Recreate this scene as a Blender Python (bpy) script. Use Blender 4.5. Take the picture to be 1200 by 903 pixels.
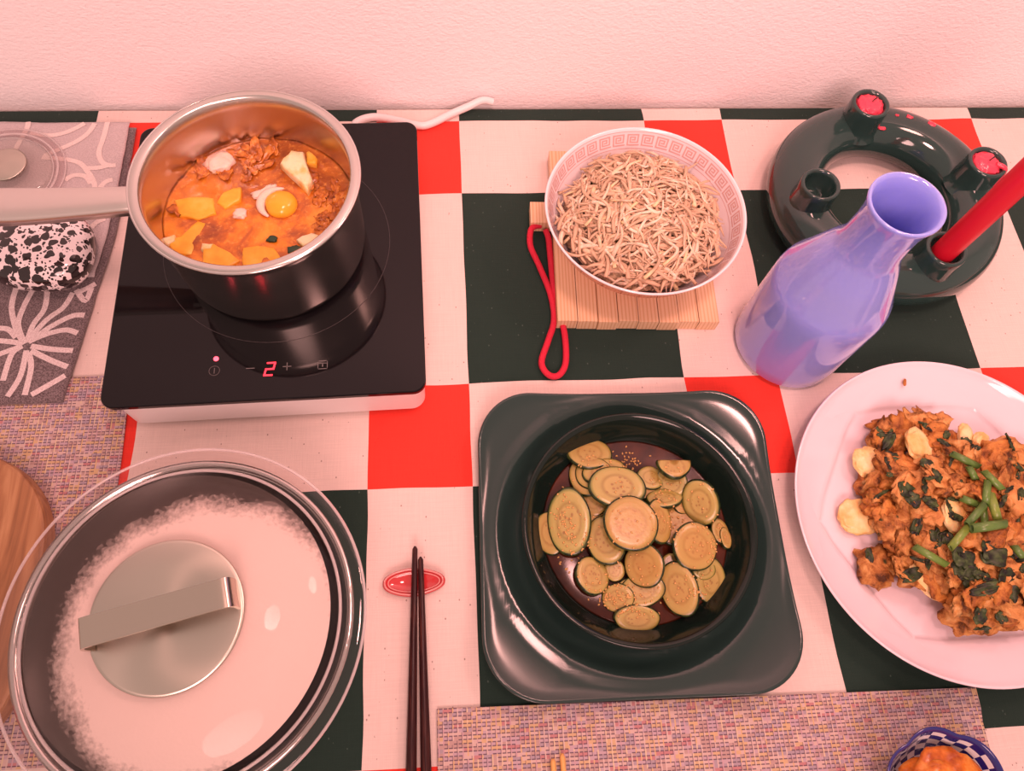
import bpy, bmesh, math, random
from mathutils import Vector, Matrix, noise, Euler
sin, cos, pi, R = math.sin, math.cos, math.pi, math.radians
for o in list(bpy.data.objects): bpy.data.objects.remove(o)
S = bpy.context.scene
C = S.collection

# ------------------------------------------------------------------ camera
cd = bpy.data.cameras.new('camera'); cam = bpy.data.objects.new('camera', cd); C.objects.link(cam)
cd.sensor_width = 36; cd.lens = 850/1200*36; cd.clip_start = .02; cd.clip_end = 30
rot = Matrix(((.9971476, .0301533, -.0691917), (-.0548985, .9188683, -.3907264), (.0517963, .3934104, .9179027)))
cam.matrix_world = Matrix.Translation((.37025, -.56807, .60619)) @ rot.to_4x4()
S.camera = cam
# ------------------------------------------------------------------ world, lamps, exposure
S.view_settings.view_transform = 'Standard'; S.view_settings.look = 'None'
S.view_settings.gamma = 1; S.view_settings.use_curve_mapping = False
S.view_settings.exposure = 0.0
W = bpy.data.worlds.new('room_light'); S.world = W; W.use_nodes = True
W.node_tree.nodes['Background'].inputs[0].default_value = (1, .66, .58, 1)
W.node_tree.nodes['Background'].inputs[1].default_value = .66
def bulb(name, loc, radius, power, col, target=None, cone=0):
    d = bpy.data.lights.new(name, 'SPOT' if target else 'POINT'); d.shadow_soft_size = radius; d.energy = power; d.color = col
    o = bpy.data.objects.new(name, d); C.objects.link(o); o.location = loc
    if target:
        d.spot_size = math.radians(cone); d.spot_blend = 1.
        o.rotation_euler = (Vector(target)-Vector(loc)).to_track_quat('-Z', 'Y').to_euler()
P_WALL, P_PEND, P_FILL = 9, 35, 150
bulb('wall_lamp', (1.0, -.14, .95), .08, P_WALL, (1, .48, .42))
bulb('pendant_lamp', (.52, -.42, 1.3), .10, P_PEND, (1, .48, .43), (.56, .06, .05), 78)
bulb('added_wall_fill', (.45, -1.9, 1.6), .45, P_FILL, (1, .54, .50), (.52, .02, .50), 78)  # unseen fill spot, added to brighten the back wall

# ------------------------------------------------------------------ materials
def srgb(r, g, b): return tuple(((c/255+.055)/1.055)**2.4 if c > 10 else c/255/12.92 for c in (r, g, b))
class NM:
    """small node builder round one Principled BSDF"""
    def __init__(s, name, col=(.5, .5, .5), rough=.5, metal=0, **kw):
        s.m = bpy.data.materials.new(name); s.m.use_nodes = True
        s.t = s.m.node_tree; s.N = s.t.nodes; s.L = s.t.links; s.p = s.N['Principled BSDF']
        s.set('Base Color', (*col, 1)); s.set('Roughness', rough); s.set('Metallic', metal)
        for k, v in kw.items(): s.set(k.replace('_', ' '), v)
    def set(s, k, v): s.p.inputs[k].default_value = v
    def n(s, typ, **kw):
        x = s.N.new(typ)
        for k, v in kw.items():
            if k in x.inputs: s.put(x.inputs[k], v)
            elif hasattr(x, k): setattr(x, k, v)
            else: s.put(x.inputs[k.replace('_', ' ')], v)
        return x
    def put(s, sock, v):
        if isinstance(v, bpy.types.NodeSocket): s.L.new(v, sock)
        elif isinstance(v, bpy.types.Node): s.L.new(v.outputs[0], sock)
        else: sock.default_value = v
    def co(s, scale=(1, 1, 1), kind='Object', rnd=False):
        tc = s.n('ShaderNodeTexCoord'); v = tc.outputs[kind]
        if rnd:
            oi = s.n('ShaderNodeObjectInfo'); mm = s.n('ShaderNodeMath', operation='MULTIPLY'); s.put(mm.inputs[0], oi.outputs['Random']); mm.inputs[1].default_value = 37.
            a = s.n('ShaderNodeVectorMath', operation='ADD'); s.put(a.inputs[0], v); s.put(a.inputs[1], mm.outputs[0]); v = a.outputs[0]
        mp = s.n('ShaderNodeMapping'); s.put(mp.inputs['Vector'], v); mp.inputs['Scale'].default_value = scale
        return mp.outputs[0]
    def noise(s, vec, scale, detail=3, rough=.55, dist=0):
        x = s.n('ShaderNodeTexNoise'); s.put(x.inputs['Vector'], vec)
        x.inputs['Scale'].default_value = scale; x.inputs['Detail'].default_value = detail; x.inputs['Roughness'].default_value = rough; x.inputs['Distortion'].default_value = dist
        return x.outputs['Fac']
    def vor(s, vec, scale, feature='F1', out='Distance', rnd=1):
        x = s.n('ShaderNodeTexVoronoi'); x.feature = feature; s.put(x.inputs['Vector'], vec); x.inputs['Scale'].default_value = scale
        x.inputs['Randomness'].default_value = rnd
        return x.outputs[out]
    def ramp(s, fac, stops, interp='LINEAR'):
        x = s.n('ShaderNodeValToRGB'); x.color_ramp.interpolation = interp; e = x.color_ramp.elements
        while len(e) < len(stops): e.new(.5)
        for el, (p, c) in zip(e, stops):
            el.position = p; el.color = (*c, 1) if not isinstance(c, (int, float)) else (c, c, c, 1)
        s.put(x.inputs[0], fac); return x.outputs[0]
    def mix(s, fac, a, b, blend='MIX'):
        x = s.n('ShaderNodeMix'); x.data_type = 'RGBA'; x.blend_type = blend
        s.put(x.inputs[0], fac); s.put(x.inputs[6], a if not isinstance(a, tuple) else (*a, 1)[:4]); s.put(x.inputs[7], b if not isinstance(b, tuple) else (*b, 1)[:4])
        return x.outputs[2]
    def math(s, op, a, b=0.):
        x = s.n('ShaderNodeMath', operation=op); s.put(x.inputs[0], a); s.put(x.inputs[1], b); return x.outputs[0]
    def base(s, v): s.put(s.p.inputs['Base Color'], v); return s
    def rough(s, v): s.put(s.p.inputs['Roughness'], v); return s
    def bump(s, h, strength=.3, dist=.001):
        b = s.n('ShaderNodeBump'); b.inputs['Strength'].default_value = strength; b.inputs['Distance'].default_value = dist
        s.put(b.inputs['Height'], h); s.put(s.p.inputs['Normal'], b.outputs[0]); return s

def cloth_mat(name, col, speck, amt):
    k = NM(name, col, .9, 0, Specular_IOR_Level=.2, Sheen_Weight=.15)
    v = k.co(); sp = k.vor(k.co((1, .7, 1)), 190); fl = k.ramp(sp, [(0, 1), (.09, 1), (.13, 0)])
    msk = k.math('MULTIPLY', fl, k.ramp(k.noise(v, 90, 1), [(.52, 0), (.56, amt)]))
    va = k.ramp(k.noise(k.co((30, 900, 1)), 1, 3), [(.3, .95), (.7, 1.03)])
    vb = k.ramp(k.noise(k.co((900, 30, 1)), 1, 3), [(.3, .96), (.7, 1.03)])
    c = k.mix(1, k.mix(1, col, va, 'MULTIPLY'), vb, 'MULTIPLY')
    k.base(k.mix(msk, c, speck))
    h = k.math('ADD', k.noise(k.co((60, 2200, 1)), 1, 2), k.noise(k.co((2200, 60, 1)), 1, 2))
    k.bump(k.math('ADD', h, k.math('MULTIPLY', k.noise(v, 18, 2), 2.)), .35, .0006)
    return k.m
LINEN = cloth_mat('natural_linen', (.76, .62, .575), (.20, .12, .10), .75)
REDC = cloth_mat('red_print', (.80, .045, .03), (.45, .02, .02), .4)
GREENC = cloth_mat('dark_green_print', (.014, .034, .026), (.09, .13, .11), .6)

k = NM('stucco_wall', (.94, .90, .92), .85); v = k.co((1, 1, 1.6))
k.bump(k.math('ADD', k.noise(v, 260, 2, .5), k.math('MULTIPLY', k.noise(v, 120, 2), 1.)), .32, .0022); WALL = k.m
k = NM('floor_wood', (.3, .18, .1), .5); k.base(k.ramp(k.noise(k.co((2, 30, 1)), 3, 4), [(.3, (.22, .12, .06)), (.7, (.38, .24, .14))])); FLOOR = k.m
k = NM('ceiling_paint', (.75, .72, .68), .9); CEIL = k.m
k = NM('table_wood', (.35, .2, .1), .5); k.base(k.ramp(k.noise(k.co((3, 60, 3)), 2, 4), [(.3, (.28, .15, .07)), (.7, (.45, .27, .14))])); TABLE = k.m

k = NM('woven_vinyl', (.5, .3, .3), .6)
def cell(sc):
    f_ = k.n('ShaderNodeVectorMath', operation='FLOOR'); k.put(f_.inputs[0], k.co(sc)); w_ = k.n('ShaderNodeTexWhiteNoise'); k.put(w_.inputs['Vector'], f_.outputs[0]); return w_.outputs['Value']
xy = k.n('ShaderNodeSeparateXYZ'); k.put(xy.inputs[0], k.co((1/.0036, 1/.0027, 1)))
fu, fv = k.math('FRACT', xy.outputs[0]), k.math('FRACT', xy.outputs[1])
colr = k.ramp(cell((1/.0072, 1/.0027, 1)), [(0, (.44, .29, .27)), (.25, (.56, .40, .37)), (.5, (.46, .33, .38)), (.68, (.56, .38, .22)), (.8, (.36, .28, .33)), (.92, (.46, .20, .21))], 'CONSTANT')
warp = k.ramp(cell((1/.0036, 1/.0200, 1)), [(0, (.60, .40, .21)), (.3, (.58, .44, .40)), (.6, (.50, .32, .36)), (.85, (.62, .48, .33))], 'CONSTANT')
c = k.mix(k.math('MULTIPLY', k.math('LESS_THAN', fu, .30), k.math('GREATER_THAN', cell((1/.0036, 1/.0027, 1)), .45)), colr, warp)
dash = k.math('MULTIPLY', k.math('LESS_THAN', fv, .30), k.math('MULTIPLY', k.math('GREATER_THAN', fu, .22), k.math('LESS_THAN', cell((1/.0036, 1/.0027, 3)), .86)))
stem = k.math('MULTIPLY', k.math('GREATER_THAN', fu, .80), k.math('LESS_THAN', cell((1/.0036, 1/.0027, 7)), .42))
dk = k.math('MAXIMUM', dash, k.math('MULTIPLY', stem, .6))
k.base(k.mix(k.math('MULTIPLY', dk, .88), c, (.085, .04, .075)))
k.bump(k.math('SUBTRACT', 1., dk), .5, .0006); MAT = k.m

BLACKGLASS = NM('black_ceramic_glass', (.006, .005, .006), .045, 0, Specular_IOR_Level=.3).m
WHITEPL = NM('white_plastic', (.78, .74, .74), .35).m
GREYPRINT = NM('grey_print', (.16, .14, .14), .5).m
RUBBER = NM('dark_rubber', (.02, .02, .02), .7).m
k = NM('red_led', (.3, 0, 0), .4); k.set('Emission Color', (1, .03, .05, 1)); k.set('Emission Strength', 3); LED = k.m
k = NM('red_led_dot', (.3, 0, 0), .4); k.set('Emission Color', (1, .06, .09, 1)); k.set('Emission Strength', 5); LEDD = k.m
k = NM('brushed_steel', (.66, .62, .58), .24, 1); k.bump(k.noise(k.co((8, 8, 2600)), 1, 2), .04, .0003); STEEL = k.m
STEELP = NM('polished_steel', (.72, .68, .65), .12, 1).m
k = NM('spun_steel', (.62, .57, .49), .30, 1, Anisotropic=.75); tg = k.n('ShaderNodeTangent'); tg.direction_type = 'RADIAL'; tg.axis = 'Z'; k.put(k.p.inputs['Tangent'], tg.outputs[0]); SPUN = k.m
k = NM('satin_steel', (.80, .72, .68), .30, 1); k.bump(k.noise(k.co((20, 3000, 20)), 1, 2), .05, .0003); SATIN = k.m
NONSTICK = NM('dark_pan_interior', (.035, .028, .028), .35).m

GRIP = NM('brushed_grip', (.60, .53, .45), .2, 1).m
def thin_glass(name, tint, spec=1., rough=.02):
    m = bpy.data.materials.new(name); m.use_nodes = True; t = m.node_tree; t.nodes.clear(); N = t.nodes.new; L = t.links.new
    out = N('ShaderNodeOutputMaterial'); mx = N('ShaderNodeMixShader'); tr = N('ShaderNodeBsdfTransparent'); gl = N('ShaderNodeBsdfGlossy'); fr = N('ShaderNodeFresnel')
    fr.inputs[0].default_value = 1.5; tr.inputs[0].default_value = (*tint, 1); gl.inputs['Roughness'].default_value = rough
    mu = N('ShaderNodeMath'); mu.operation = 'MULTIPLY'; mu.inputs[1].default_value = spec; ge = N('ShaderNodeNewGeometry'); iv = N('ShaderNodeMath'); iv.operation = 'SUBTRACT'; iv.inputs[0].default_value = 1; L(ge.outputs['Backfacing'], iv.inputs[1]); m2 = N('ShaderNodeMath'); m2.operation = 'MULTIPLY'; L(fr.outputs[0], m2.inputs[0]); L(iv.outputs[0], m2.inputs[1]); L(m2.outputs[0], mu.inputs[0])
    L(mu.outputs[0], mx.inputs[0]); L(tr.outputs[0], mx.inputs[1]); L(gl.outputs[0], mx.inputs[2]); L(mx.outputs[0], out.inputs[0])
    return m
GLASS = thin_glass('clear_glass', (.985, .975, .97), 1.)
GLASSTINT = thin_glass('small_lid_glass', (.88, .86, .84), 2.2, .06)
GLASSDOME = thin_glass('clear_glass_dome', (.985, .975, .97), .28, .04)
GLASSRIM = thin_glass('thick_glass_edge', (.97, .94, .94), 1.5, .03)

GLASSEDGE = NM('bright_glass_edge', (.82, .74, .74), .12, 0, Alpha=.42, Coat_Weight=.6).m
# condensation: white droplets on the glass, clear towards one side of the rim
m = bpy.data.materials.new('condensation'); m.use_nodes = True; t = m.node_tree; FOG = m
k = NM.__new__(NM); k.m = m; k.t = t; k.N = t.nodes; k.L = t.links; k.p = t.nodes['Principled BSDF']
k.set('Base Color', (.68, .54, .495, 1)); k.set('Roughness', .6); k.set('Specular IOR Level', .2)
v = k.co(); sx = k.n('ShaderNodeSeparateXYZ'); k.put(sx.inputs[0], v)
dx = k.math('SUBTRACT', sx.outputs[0], .021); dy = k.math('ADD', sx.outputs[1], .013)
rr = k.math('SQRT', k.math('ADD', k.math('MULTIPLY', dx, dx), k.math('MULTIPLY', dy, dy)))
rr = k.math('ADD', rr, k.math('MULTIPLY', k.math('SUBTRACT', k.noise(v, 30, 3), .5), .022))
rr = k.math('ADD', rr, k.math('MULTIPLY', k.math('SUBTRACT', k.noise(v, 330, 2), .5), .016))
dens = k.ramp(k.math('MULTIPLY', rr, 10.), [(.80, .98), (.95, .08)])
dr = k.ramp(k.vor(v, 420), [(.12, .5), (.22, 0)])
k.put(k.p.inputs['Alpha'], k.math('MAXIMUM', dens, k.math('MULTIPLY', dr, k.ramp(k.noise(v, 25, 2), [(.45, 0), (.7, .6)]))))
k.bump(k.math('ADD', k.vor(v, 420), k.noise(v, 200, 2)), .10, .0008)

k = NM('pine', (.7, .42, .22), .5); w = k.n('ShaderNodeTexWave'); w.bands_direction = 'X'; k.put(w.inputs['Vector'], k.co((1, .06, .5), rnd=True)); w.inputs['Scale'].default_value = 95; w.inputs['Distortion'].default_value = 5; w.inputs['Detail'].default_value = 1; w.inputs['Detail Scale'].default_value = .6
k.base(k.ramp(w.outputs['Fac'], [(.1, (.78, .55, .35)), (.7, (.75, .50, .30)), (1, (.64, .38, .20))])); PINE = k.m
k = NM('acacia_board', (.4, .2, .1), .45); v = k.co((1, .09, 1)); nz = k.noise(v, 60, 4, .6, 1.2)
k.base(k.ramp(nz, [(.28, (.16, .062, .025)), (.5, (.36, .16, .068)), (.72, (.54, .29, .14))])); BOARD = k.m
k = NM('red_cord', (.62, .012, .045), .75); k.bump(k.vor(k.co(), 900), .8, .0008); CORD = k.m
PORC = NM('pale_porcelain', (.80, .68, .75), .12, 0, Coat_Weight=.4).m
BOWLIN = NM('white_porcelain', (.80, .71, .74), .12, 0, Coat_Weight=.4).m
BOWLRED = NM('orange_red_glaze', (.72, .13, .07), .15, 0, Coat_Weight=.4).m
KEYRED = NM('faded_red_print', (.66, .40, .38), .2).m
GREENCER = NM('dark_green_glaze', (.022, .050, .045), .08, 0, Coat_Weight=.2, Coat_Roughness=.04, Specular_IOR_Level=.55).m
GREENPLATE = NM('dark_green_plate_glaze', (.018, .038, .034), .15, 0, Coat_Weight=.15, Coat_Roughness=.10, Specular_IOR_Level=.5).m
GREENBOWL = NM('deep_green_stoneware', (.006, .013, .010), .10, 0, Specular_IOR_Level=.38).m
k = NM('lilac_glass', (.30, .34, .90), .05, 0, Coat_Weight=.7, Coat_Roughness=.01, Transmission_Weight=.05, Specular_IOR_Level=.5, Subsurface_Weight=.5); k.set('Subsurface Radius', (.02, .02, .03)); k.set('Subsurface Scale', .3); LILAC = k.m
WAX = NM('red_wax', (.66, .008, .030), .38, 0, Subsurface_Weight=.15, Subsurface_Scale=.01).m
WAXM = NM('melted_red_wax', (.78, .06, .11), .2, 0, Subsurface_Weight=.2, Subsurface_Scale=.01).m
REDGLAZE = NM('red_glaze', (.55, .035, .04), .08, 0, Coat_Weight=.8).m
PINKGLAZE = NM('pink_edge_glaze', (.78, .28, .27), .1, 0, Coat_Weight=.8).m
k = NM('dark_lacquer', (.045, .008, .009), .3, 0, Specular_IOR_Level=.3); k.base(k.ramp(k.noise(k.co((1, .05, 1)), 700, 2), [(.5, (.028, .005, .006)), (.75, (.10, .025, .018))])); LACQ = k.m
BAMBOO = NM('light_bamboo', (.80, .42, .13), .5).m
BLUE = NM('cobalt_blue_glaze', (.018, .016, .16), .12, 0, Coat_Weight=.5).m
BWHITE = NM('white_glaze', (.82, .76, .78), .12, 0, Coat_Weight=.5).m

k = NM('speckled_glaze', (.8, .75, .76), .09, 0, Coat_Weight=.6); v = k.co((1, 1, 1)); n = k.n('ShaderNodeTexNoise'); k.put(n.inputs['Vector'], v); n.inputs['Scale'].default_value = 110; n.inputs['Detail'].default_value = 1
vv = k.n('ShaderNodeVectorMath', operation='MULTIPLY_ADD'); k.put(vv.inputs[0], n.outputs['Color']); vv.inputs[1].default_value = (.006,)*3; k.put(vv.inputs[2], v)
th = k.ramp(k.noise(v, 40, 1), [(.36, .38), (.62, .66)])
s1 = k.math('LESS_THAN', k.vor(vv.outputs[0], 130), th); s2 = k.math('LESS_THAN', k.vor(vv.outputs[0], 300), .34)
k.base(k.mix(k.math('MAXIMUM', s1, s2), (.84, .76, .78), (.016, .009, .010))); SPECK = k.m

def towel_mat(name, a, b):
    k = NM(name, a, .95, 0, Sheen_Weight=.3, Specular_IOR_Level=.1); v = k.co()
    n = k.noise(v, 900, 1); k.base(k.ramp(n, [(.38, a), (.62, b)])); k.bump(n, .6, .0008); return k.m
TOWD = towel_mat('charcoal_terry', (.10, .075, .08), (.24, .19, .20))
TOWDL = towel_mat('pale_leaf_weave', (.60, .48, .49), (.76, .66, .66))
TOWL = towel_mat('pale_grey_terry', (.50, .43, .44), (.60, .52, .53))
TOWLL = towel_mat('cream_leaf_weave', (.74, .62, .60), (.80, .70, .67))

# food
k = NM('stew_broth', (.5, .14, .02), .12, 0, Coat_Weight=.15, Subsurface_Weight=.1, Subsurface_Scale=.01); v = k.co()
ne = k.noise(v, 34, 4, .6, .6); nf = k.noise(v, 230, 3, .65)
c = k.ramp(ne, [(.30, (.22, .045, .008)), (.44, (.48, .12, .012)), (.56, (.74, .24, .015)), (.72, (.86, .34, .03))])
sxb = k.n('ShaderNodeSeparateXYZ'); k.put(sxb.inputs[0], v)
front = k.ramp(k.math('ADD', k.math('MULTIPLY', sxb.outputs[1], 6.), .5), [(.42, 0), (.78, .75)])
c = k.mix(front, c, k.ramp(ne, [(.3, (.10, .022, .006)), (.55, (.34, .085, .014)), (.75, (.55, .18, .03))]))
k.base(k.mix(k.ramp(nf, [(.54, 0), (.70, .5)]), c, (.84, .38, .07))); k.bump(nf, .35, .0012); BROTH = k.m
k = NM('tofu', (.86, .60, .20), .35, 0, Subsurface_Weight=.3, Subsurface_Scale=.008); v = k.co(rnd=True); k.base(k.ramp(k.noise(v, 60, 3), [(.3, (.80, .31, .02)), (.55, (.88, .43, .04)), (.75, (.90, .54, .11))])); k.bump(k.noise(v, 150, 2), .2, .001); TOFU = k.m
k = NM('pale_tofu', (.9, .8, .5), .4, 0, Subsurface_Weight=.3, Subsurface_Scale=.008); v = k.co(rnd=True); k.base(k.ramp(k.noise(v, 70, 3), [(.35, (.85, .50, .13)), (.55, (.88, .74, .46))])); k.bump(k.noise(v, 200, 3), .5, .0015); TOFUW = k.m
YOLK = NM('egg_yolk', (.90, .42, .03), .18, 0, Subsurface_Weight=.3, Subsurface_Scale=.006).m
EGGW = NM('egg_white', (.86, .60, .50), .3, 0, Subsurface_Weight=.4, Subsurface_Scale=.005).m
k = NM('stewed_kimchi', (.4, .12, .02), .25); k.base(k.ramp(k.noise(k.co(rnd=True), 120, 3), [(.28, (.16, .036, .007)), (.46, (.42, .11, .016)), (.62, (.62, .21, .03)), (.78, (.74, .36, .10))])); SHRED = k.m
k = NM('sprout', (.75, .55, .36), .4, 0, Specular_IOR_Level=.3, Subsurface_Weight=.2, Subsurface_Scale=.004)
sx = k.n('ShaderNodeSeparateXYZ'); k.put(sx.inputs[0], k.co()); oi = k.n('ShaderNodeObjectInfo')
c = k.ramp(oi.outputs['Random'], [(0, (.72, .52, .38)), (.35, (.86, .71, .55)), (.65, (.66, .46, .32)), (.85, (.82, .63, .43)), (1, (.46, .31, .21))])
c = k.mix(k.ramp(k.noise(k.co(rnd=True), 110, 2), [(.45, 0), (.7, .55)]), c, (.42, .25, .13))
at = k.n('ShaderNodeAttribute'); at.attribute_name = 'head'
k.base(k.mix(at.outputs['Fac'], c, (.82, .64, .36))); SPROUT = k.m
SPROUTD = NM('shaded_sprout', (.56, .38, .25), .5, 0, Specular_IOR_Level=.25).m  # lower strands coloured darker, shade of the heap's gaps put into the colour
k = NM('sprout_mass', (.4, .26, .16), .5); v = k.co(); k.base(k.ramp(k.noise(v, 220, 3), [(.3, (.20, .12, .07)), (.5, (.50, .33, .2)), (.7, (.74, .54, .34))])); k.bump(k.noise(v, 260, 3), 1, .003); SPRMASS = k.m
GREENLEAF = NM('dark_leaf', (.02, .045, .018), .4).m
k = NM('cucumber_flesh', (.5, .4, .12), .30, 0, Subsurface_Weight=.2, Subsurface_Scale=.004, Coat_Weight=.3, Coat_Roughness=.22); tc = k.co(kind='Object'); sx = k.n('ShaderNodeSeparateXYZ'); k.put(sx.inputs[0], tc)
rad = k.math('SQRT', k.math('ADD', k.math('MULTIPLY', sx.outputs[0], sx.outputs[0]), k.math('MULTIPLY', sx.outputs[1], sx.outputs[1])))
rn = k.math('MULTIPLY', rad, 1/.022); oi = k.n('ShaderNodeObjectInfo')
flesh = k.ramp(rn, [(0, (.36, .27, .075)), (.42, (.42, .325, .095)), (.52, (.27, .20, .045)), (.62, (.38, .31, .085)), (.84, (.40, .345, .10)), (.91, (.20, .22, .045)), (.955, (.045, .065, .014))])
sd = k.vor(k.co((1, 1, .1), rnd=True), 230); seed = k.math('MULTIPLY', k.ramp(sd, [(.24, .9), (.34, 0)]), k.ramp(rn, [(.46, 1), (.60, 0)]))
flesh = k.mix(seed, flesh, (.24, .13, .035))
soy = k.ramp(k.noise(k.co(rnd=True), 70, 3, .6), [(.48, 0), (.75, .6)])
flesh = k.mix(k.math('MULTIPLY', soy, oi.outputs['Random']), flesh, (.34, .13, .03))
k.base(k.mix(k.math('MULTIPLY', oi.outputs['Random'], .55), flesh, (.46, .24, .06))); k.bump(k.noise(k.co(rnd=True), 300, 2), .25, .0006); CUKE = k.m
k = NM('cucumber_skin', (.02, .035, .01), .25); k.base(k.ramp(k.noise(k.co(rnd=True), 200, 2), [(.4, (.012, .022, .008)), (.7, (.05, .075, .018))])); SKIN = k.m
k = NM('soy_dressing', (.05, .012, .006), .10, 0, Specular_IOR_Level=.35); k.base(k.ramp(k.noise(k.co(), 40, 3), [(.35, (.022, .005, .003)), (.7, (.085, .018, .007))])); SOY = k.m
SESAME = NM('sesame', (.70, .40, .14), .4).m
def pancake_mat(name, st, gamt):
    k = NM(name, st[1][1], .5, 0, Specular_IOR_Level=.28); v = k.co(rnd=True); st = [(p, tuple(c_*g_ for c_, g_ in zip(c, (.90, .84, .74)))) for p, c in st]
    c = k.ramp(k.noise(v, 85, 5, .65, .4), st)
    g = k.ramp(k.vor(k.co((1, .6, 1), rnd=True), 95), [(.12, 1), (.2, 0)]); g = k.math('MULTIPLY', g, k.ramp(k.noise(v, 55, 2), [(.46, 0), (.56, gamt)]))
    k.base(k.mix(g, c, (.030, .045, .014))); k.bump(k.noise(v, 170, 4, .7), .7, .0022); return k.m
PANA = pancake_mat('pancake_crumb', [(.32, (.08, .028, .010)), (.45, (.38, .15, .04)), (.57, (.62, .31, .10)), (.73, (.80, .52, .25))], .95)
PANB = pancake_mat('crisp_pancake', [(.30, (.09, .024, .008)), (.43, (.36, .125, .030)), (.57, (.60, .25, .060)), (.74, (.78, .40, .11))], .5)
PANC = pancake_mat('tender_pancake', [(.30, (.42, .16, .05)), (.45, (.64, .30, .10)), (.6, (.76, .40, .15)), (.75, (.80, .52, .24))], .15)
k = NM('egg_coat', (.8, .5, .2), .3, 0, Subsurface_Weight=.2, Subsurface_Scale=.006); v = k.co(rnd=True); k.base(k.ramp(k.noise(v, 75, 3), [(.3, (.78, .40, .11)), (.5, (.84, .57, .23)), (.7, (.87, .70, .38))])); k.bump(k.noise(v, 160, 3), .5, .0015); EGGC = k.m
k = NM('wilted_leaf', (.03, .04, .02), .4); k.base(k.ramp(k.noise(k.co(rnd=True), 130, 3), [(.35, (.014, .012, .012)), (.52, (.032, .050, .018)), (.72, (.09, .13, .045))])); k.set('Specular IOR Level', .3); WILT = k.m
k = NM('scallion', (.09, .2, .03), .3); oi = k.n('ShaderNodeObjectInfo'); k.base(k.mix(k.noise(k.co((300, 300, 20), rnd=True), 1, 2), k.ramp(oi.outputs['Random'], [(0, (.05, .13, .03)), (.6, (.10, .22, .03)), (1, (.28, .36, .04))]), (.14, .24, .06))); SCAL = k.m
k = NM('kimchi', (.75, .22, .02), .22, 0, Specular_IOR_Level=.4, Subsurface_Weight=.2, Subsurface_Scale=.005); k.base(k.ramp(k.noise(k.co(rnd=True), 90, 3, .6), [(.3, (.36, .06, .006)), (.5, (.62, .17, .012)), (.7, (.72, .32, .06))])); k.bump(k.noise(k.co(rnd=True), 200, 2), .3, .001); KIMCHI = k.m

# ------------------------------------------------------------------ mesh helpers
def mesh(name, verts, faces, mats, smooth=True, midx=None):
    me = bpy.data.meshes.new(name); me.from_pydata([tuple(v) for v in verts], [], faces)
    if not isinstance(mats, (list, tuple)): mats = [mats]
    for m_ in mats: me.materials.append(m_)
    if midx: me.polygons.foreach_set('material_index', midx)
    me.polygons.foreach_set('use_smooth', [smooth]*len(me.polygons)); me.update(); return me
def fixn(me):
    b = bmesh.new(); b.from_mesh(me); bmesh.ops.recalc_face_normals(b, faces=b.faces); b.to_mesh(me); b.free(); return me
def ob(name, me, parent=None, loc=(0, 0, 0), rot=(0, 0, 0), scale=(1, 1, 1)):
    o = bpy.data.objects.new(name, me); C.objects.link(o); o.location = loc; o.rotation_euler = rot; o.scale = scale
    if parent: o.parent = parent
    return o
def tag(o, label=None, cat=None, group=None, kind=None):
    for a, b in (('label', label), ('category', cat), ('group', group), ('kind', kind)):
        if b: o[a] = b
    return o
def thing(name, label, cat, loc=(0, 0, 0), rz=0, group=None):
    return tag(ob(name, None, None, loc, (0, 0, rz)), label, cat, group)
def lathe(prof, n=64, closed=False):
    """surface of revolution; points with r=0 become poles"""
    V, F, rows = [], [], []
    for r, z in prof:
        if r < 1e-7: V.append((0, 0, z)); rows.append([len(V)-1]*n)
        else:
            b = len(V); V += [(r*cos(2*pi*i/n), r*sin(2*pi*i/n), z) for i in range(n)]; rows.append(list(range(b, b+n)))
    prs = list(zip(rows, rows[1:])) + ([(rows[-1], rows[0])] if closed else [])
    for a, b in prs:
        for i in range(n):
            j = (i+1) % n; f = [a[i], a[j], b[j], b[i]]; g = []
            for q in f:
                if q not in g: g.append(q)
            if len(g) > 2: F.append(g)
    return V, F
def lathe_me(name, prof, mats, n=64, closed=False, pick=None):
    V, F = lathe(prof, n, closed); mi = None
    if pick: mi = [pick(sum((Vector(V[i]) for i in f), Vector())/len(f)) for f in F]
    return fixn(mesh(name, V, F, mats, True, mi))
def smooth_path(pts, sub=6):
    P = [Vector(p) for p in pts]; out = []
    for i in range(len(P)-1):
        a, b, c, d = P[max(i-1, 0)], P[i], P[i+1], P[min(i+2, len(P)-1)]
        for s in range(sub):
            t_ = s/sub; out.append(.5*((2*b)+(c-a)*t_+(2*a-5*b+4*c-d)*t_*t_+(3*b-a-3*c+d)*t_**3))
    return out+[P[-1]]
def tube(pts, rad, n=8, flat=1., up=Vector((0, 0, 1))):
    V, F = [], []; P = [Vector(p) for p in pts]; L_ = len(P)
    for i, p in enumerate(P):
        t_ = (P[min(i+1, L_-1)]-P[max(i-1, 0)]).normalized(); u = up if abs(t_.dot(up)) < .95 else Vector((1, 0, 0))
        s = t_.cross(u).normalized(); w_ = s.cross(t_); r = rad(i/(L_-1)) if callable(rad) else rad
        V += [p+s*r*cos(2*pi*j/n)+w_*r*flat*sin(2*pi*j/n) for j in range(n)]
    for i in range(L_-1):
        for j in range(n): F.append((i*n+j, i*n+(j+1) % n, (i+1)*n+(j+1) % n, (i+1)*n+j))
    F += [tuple(range(n))[::-1], tuple(range((L_-1)*n, L_*n))]
    return V, F
def tube_me(name, pts, rad, m_, n=8, flat=1.): return fixn(mesh(name, *tube(pts, rad, n, flat), m_))
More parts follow.
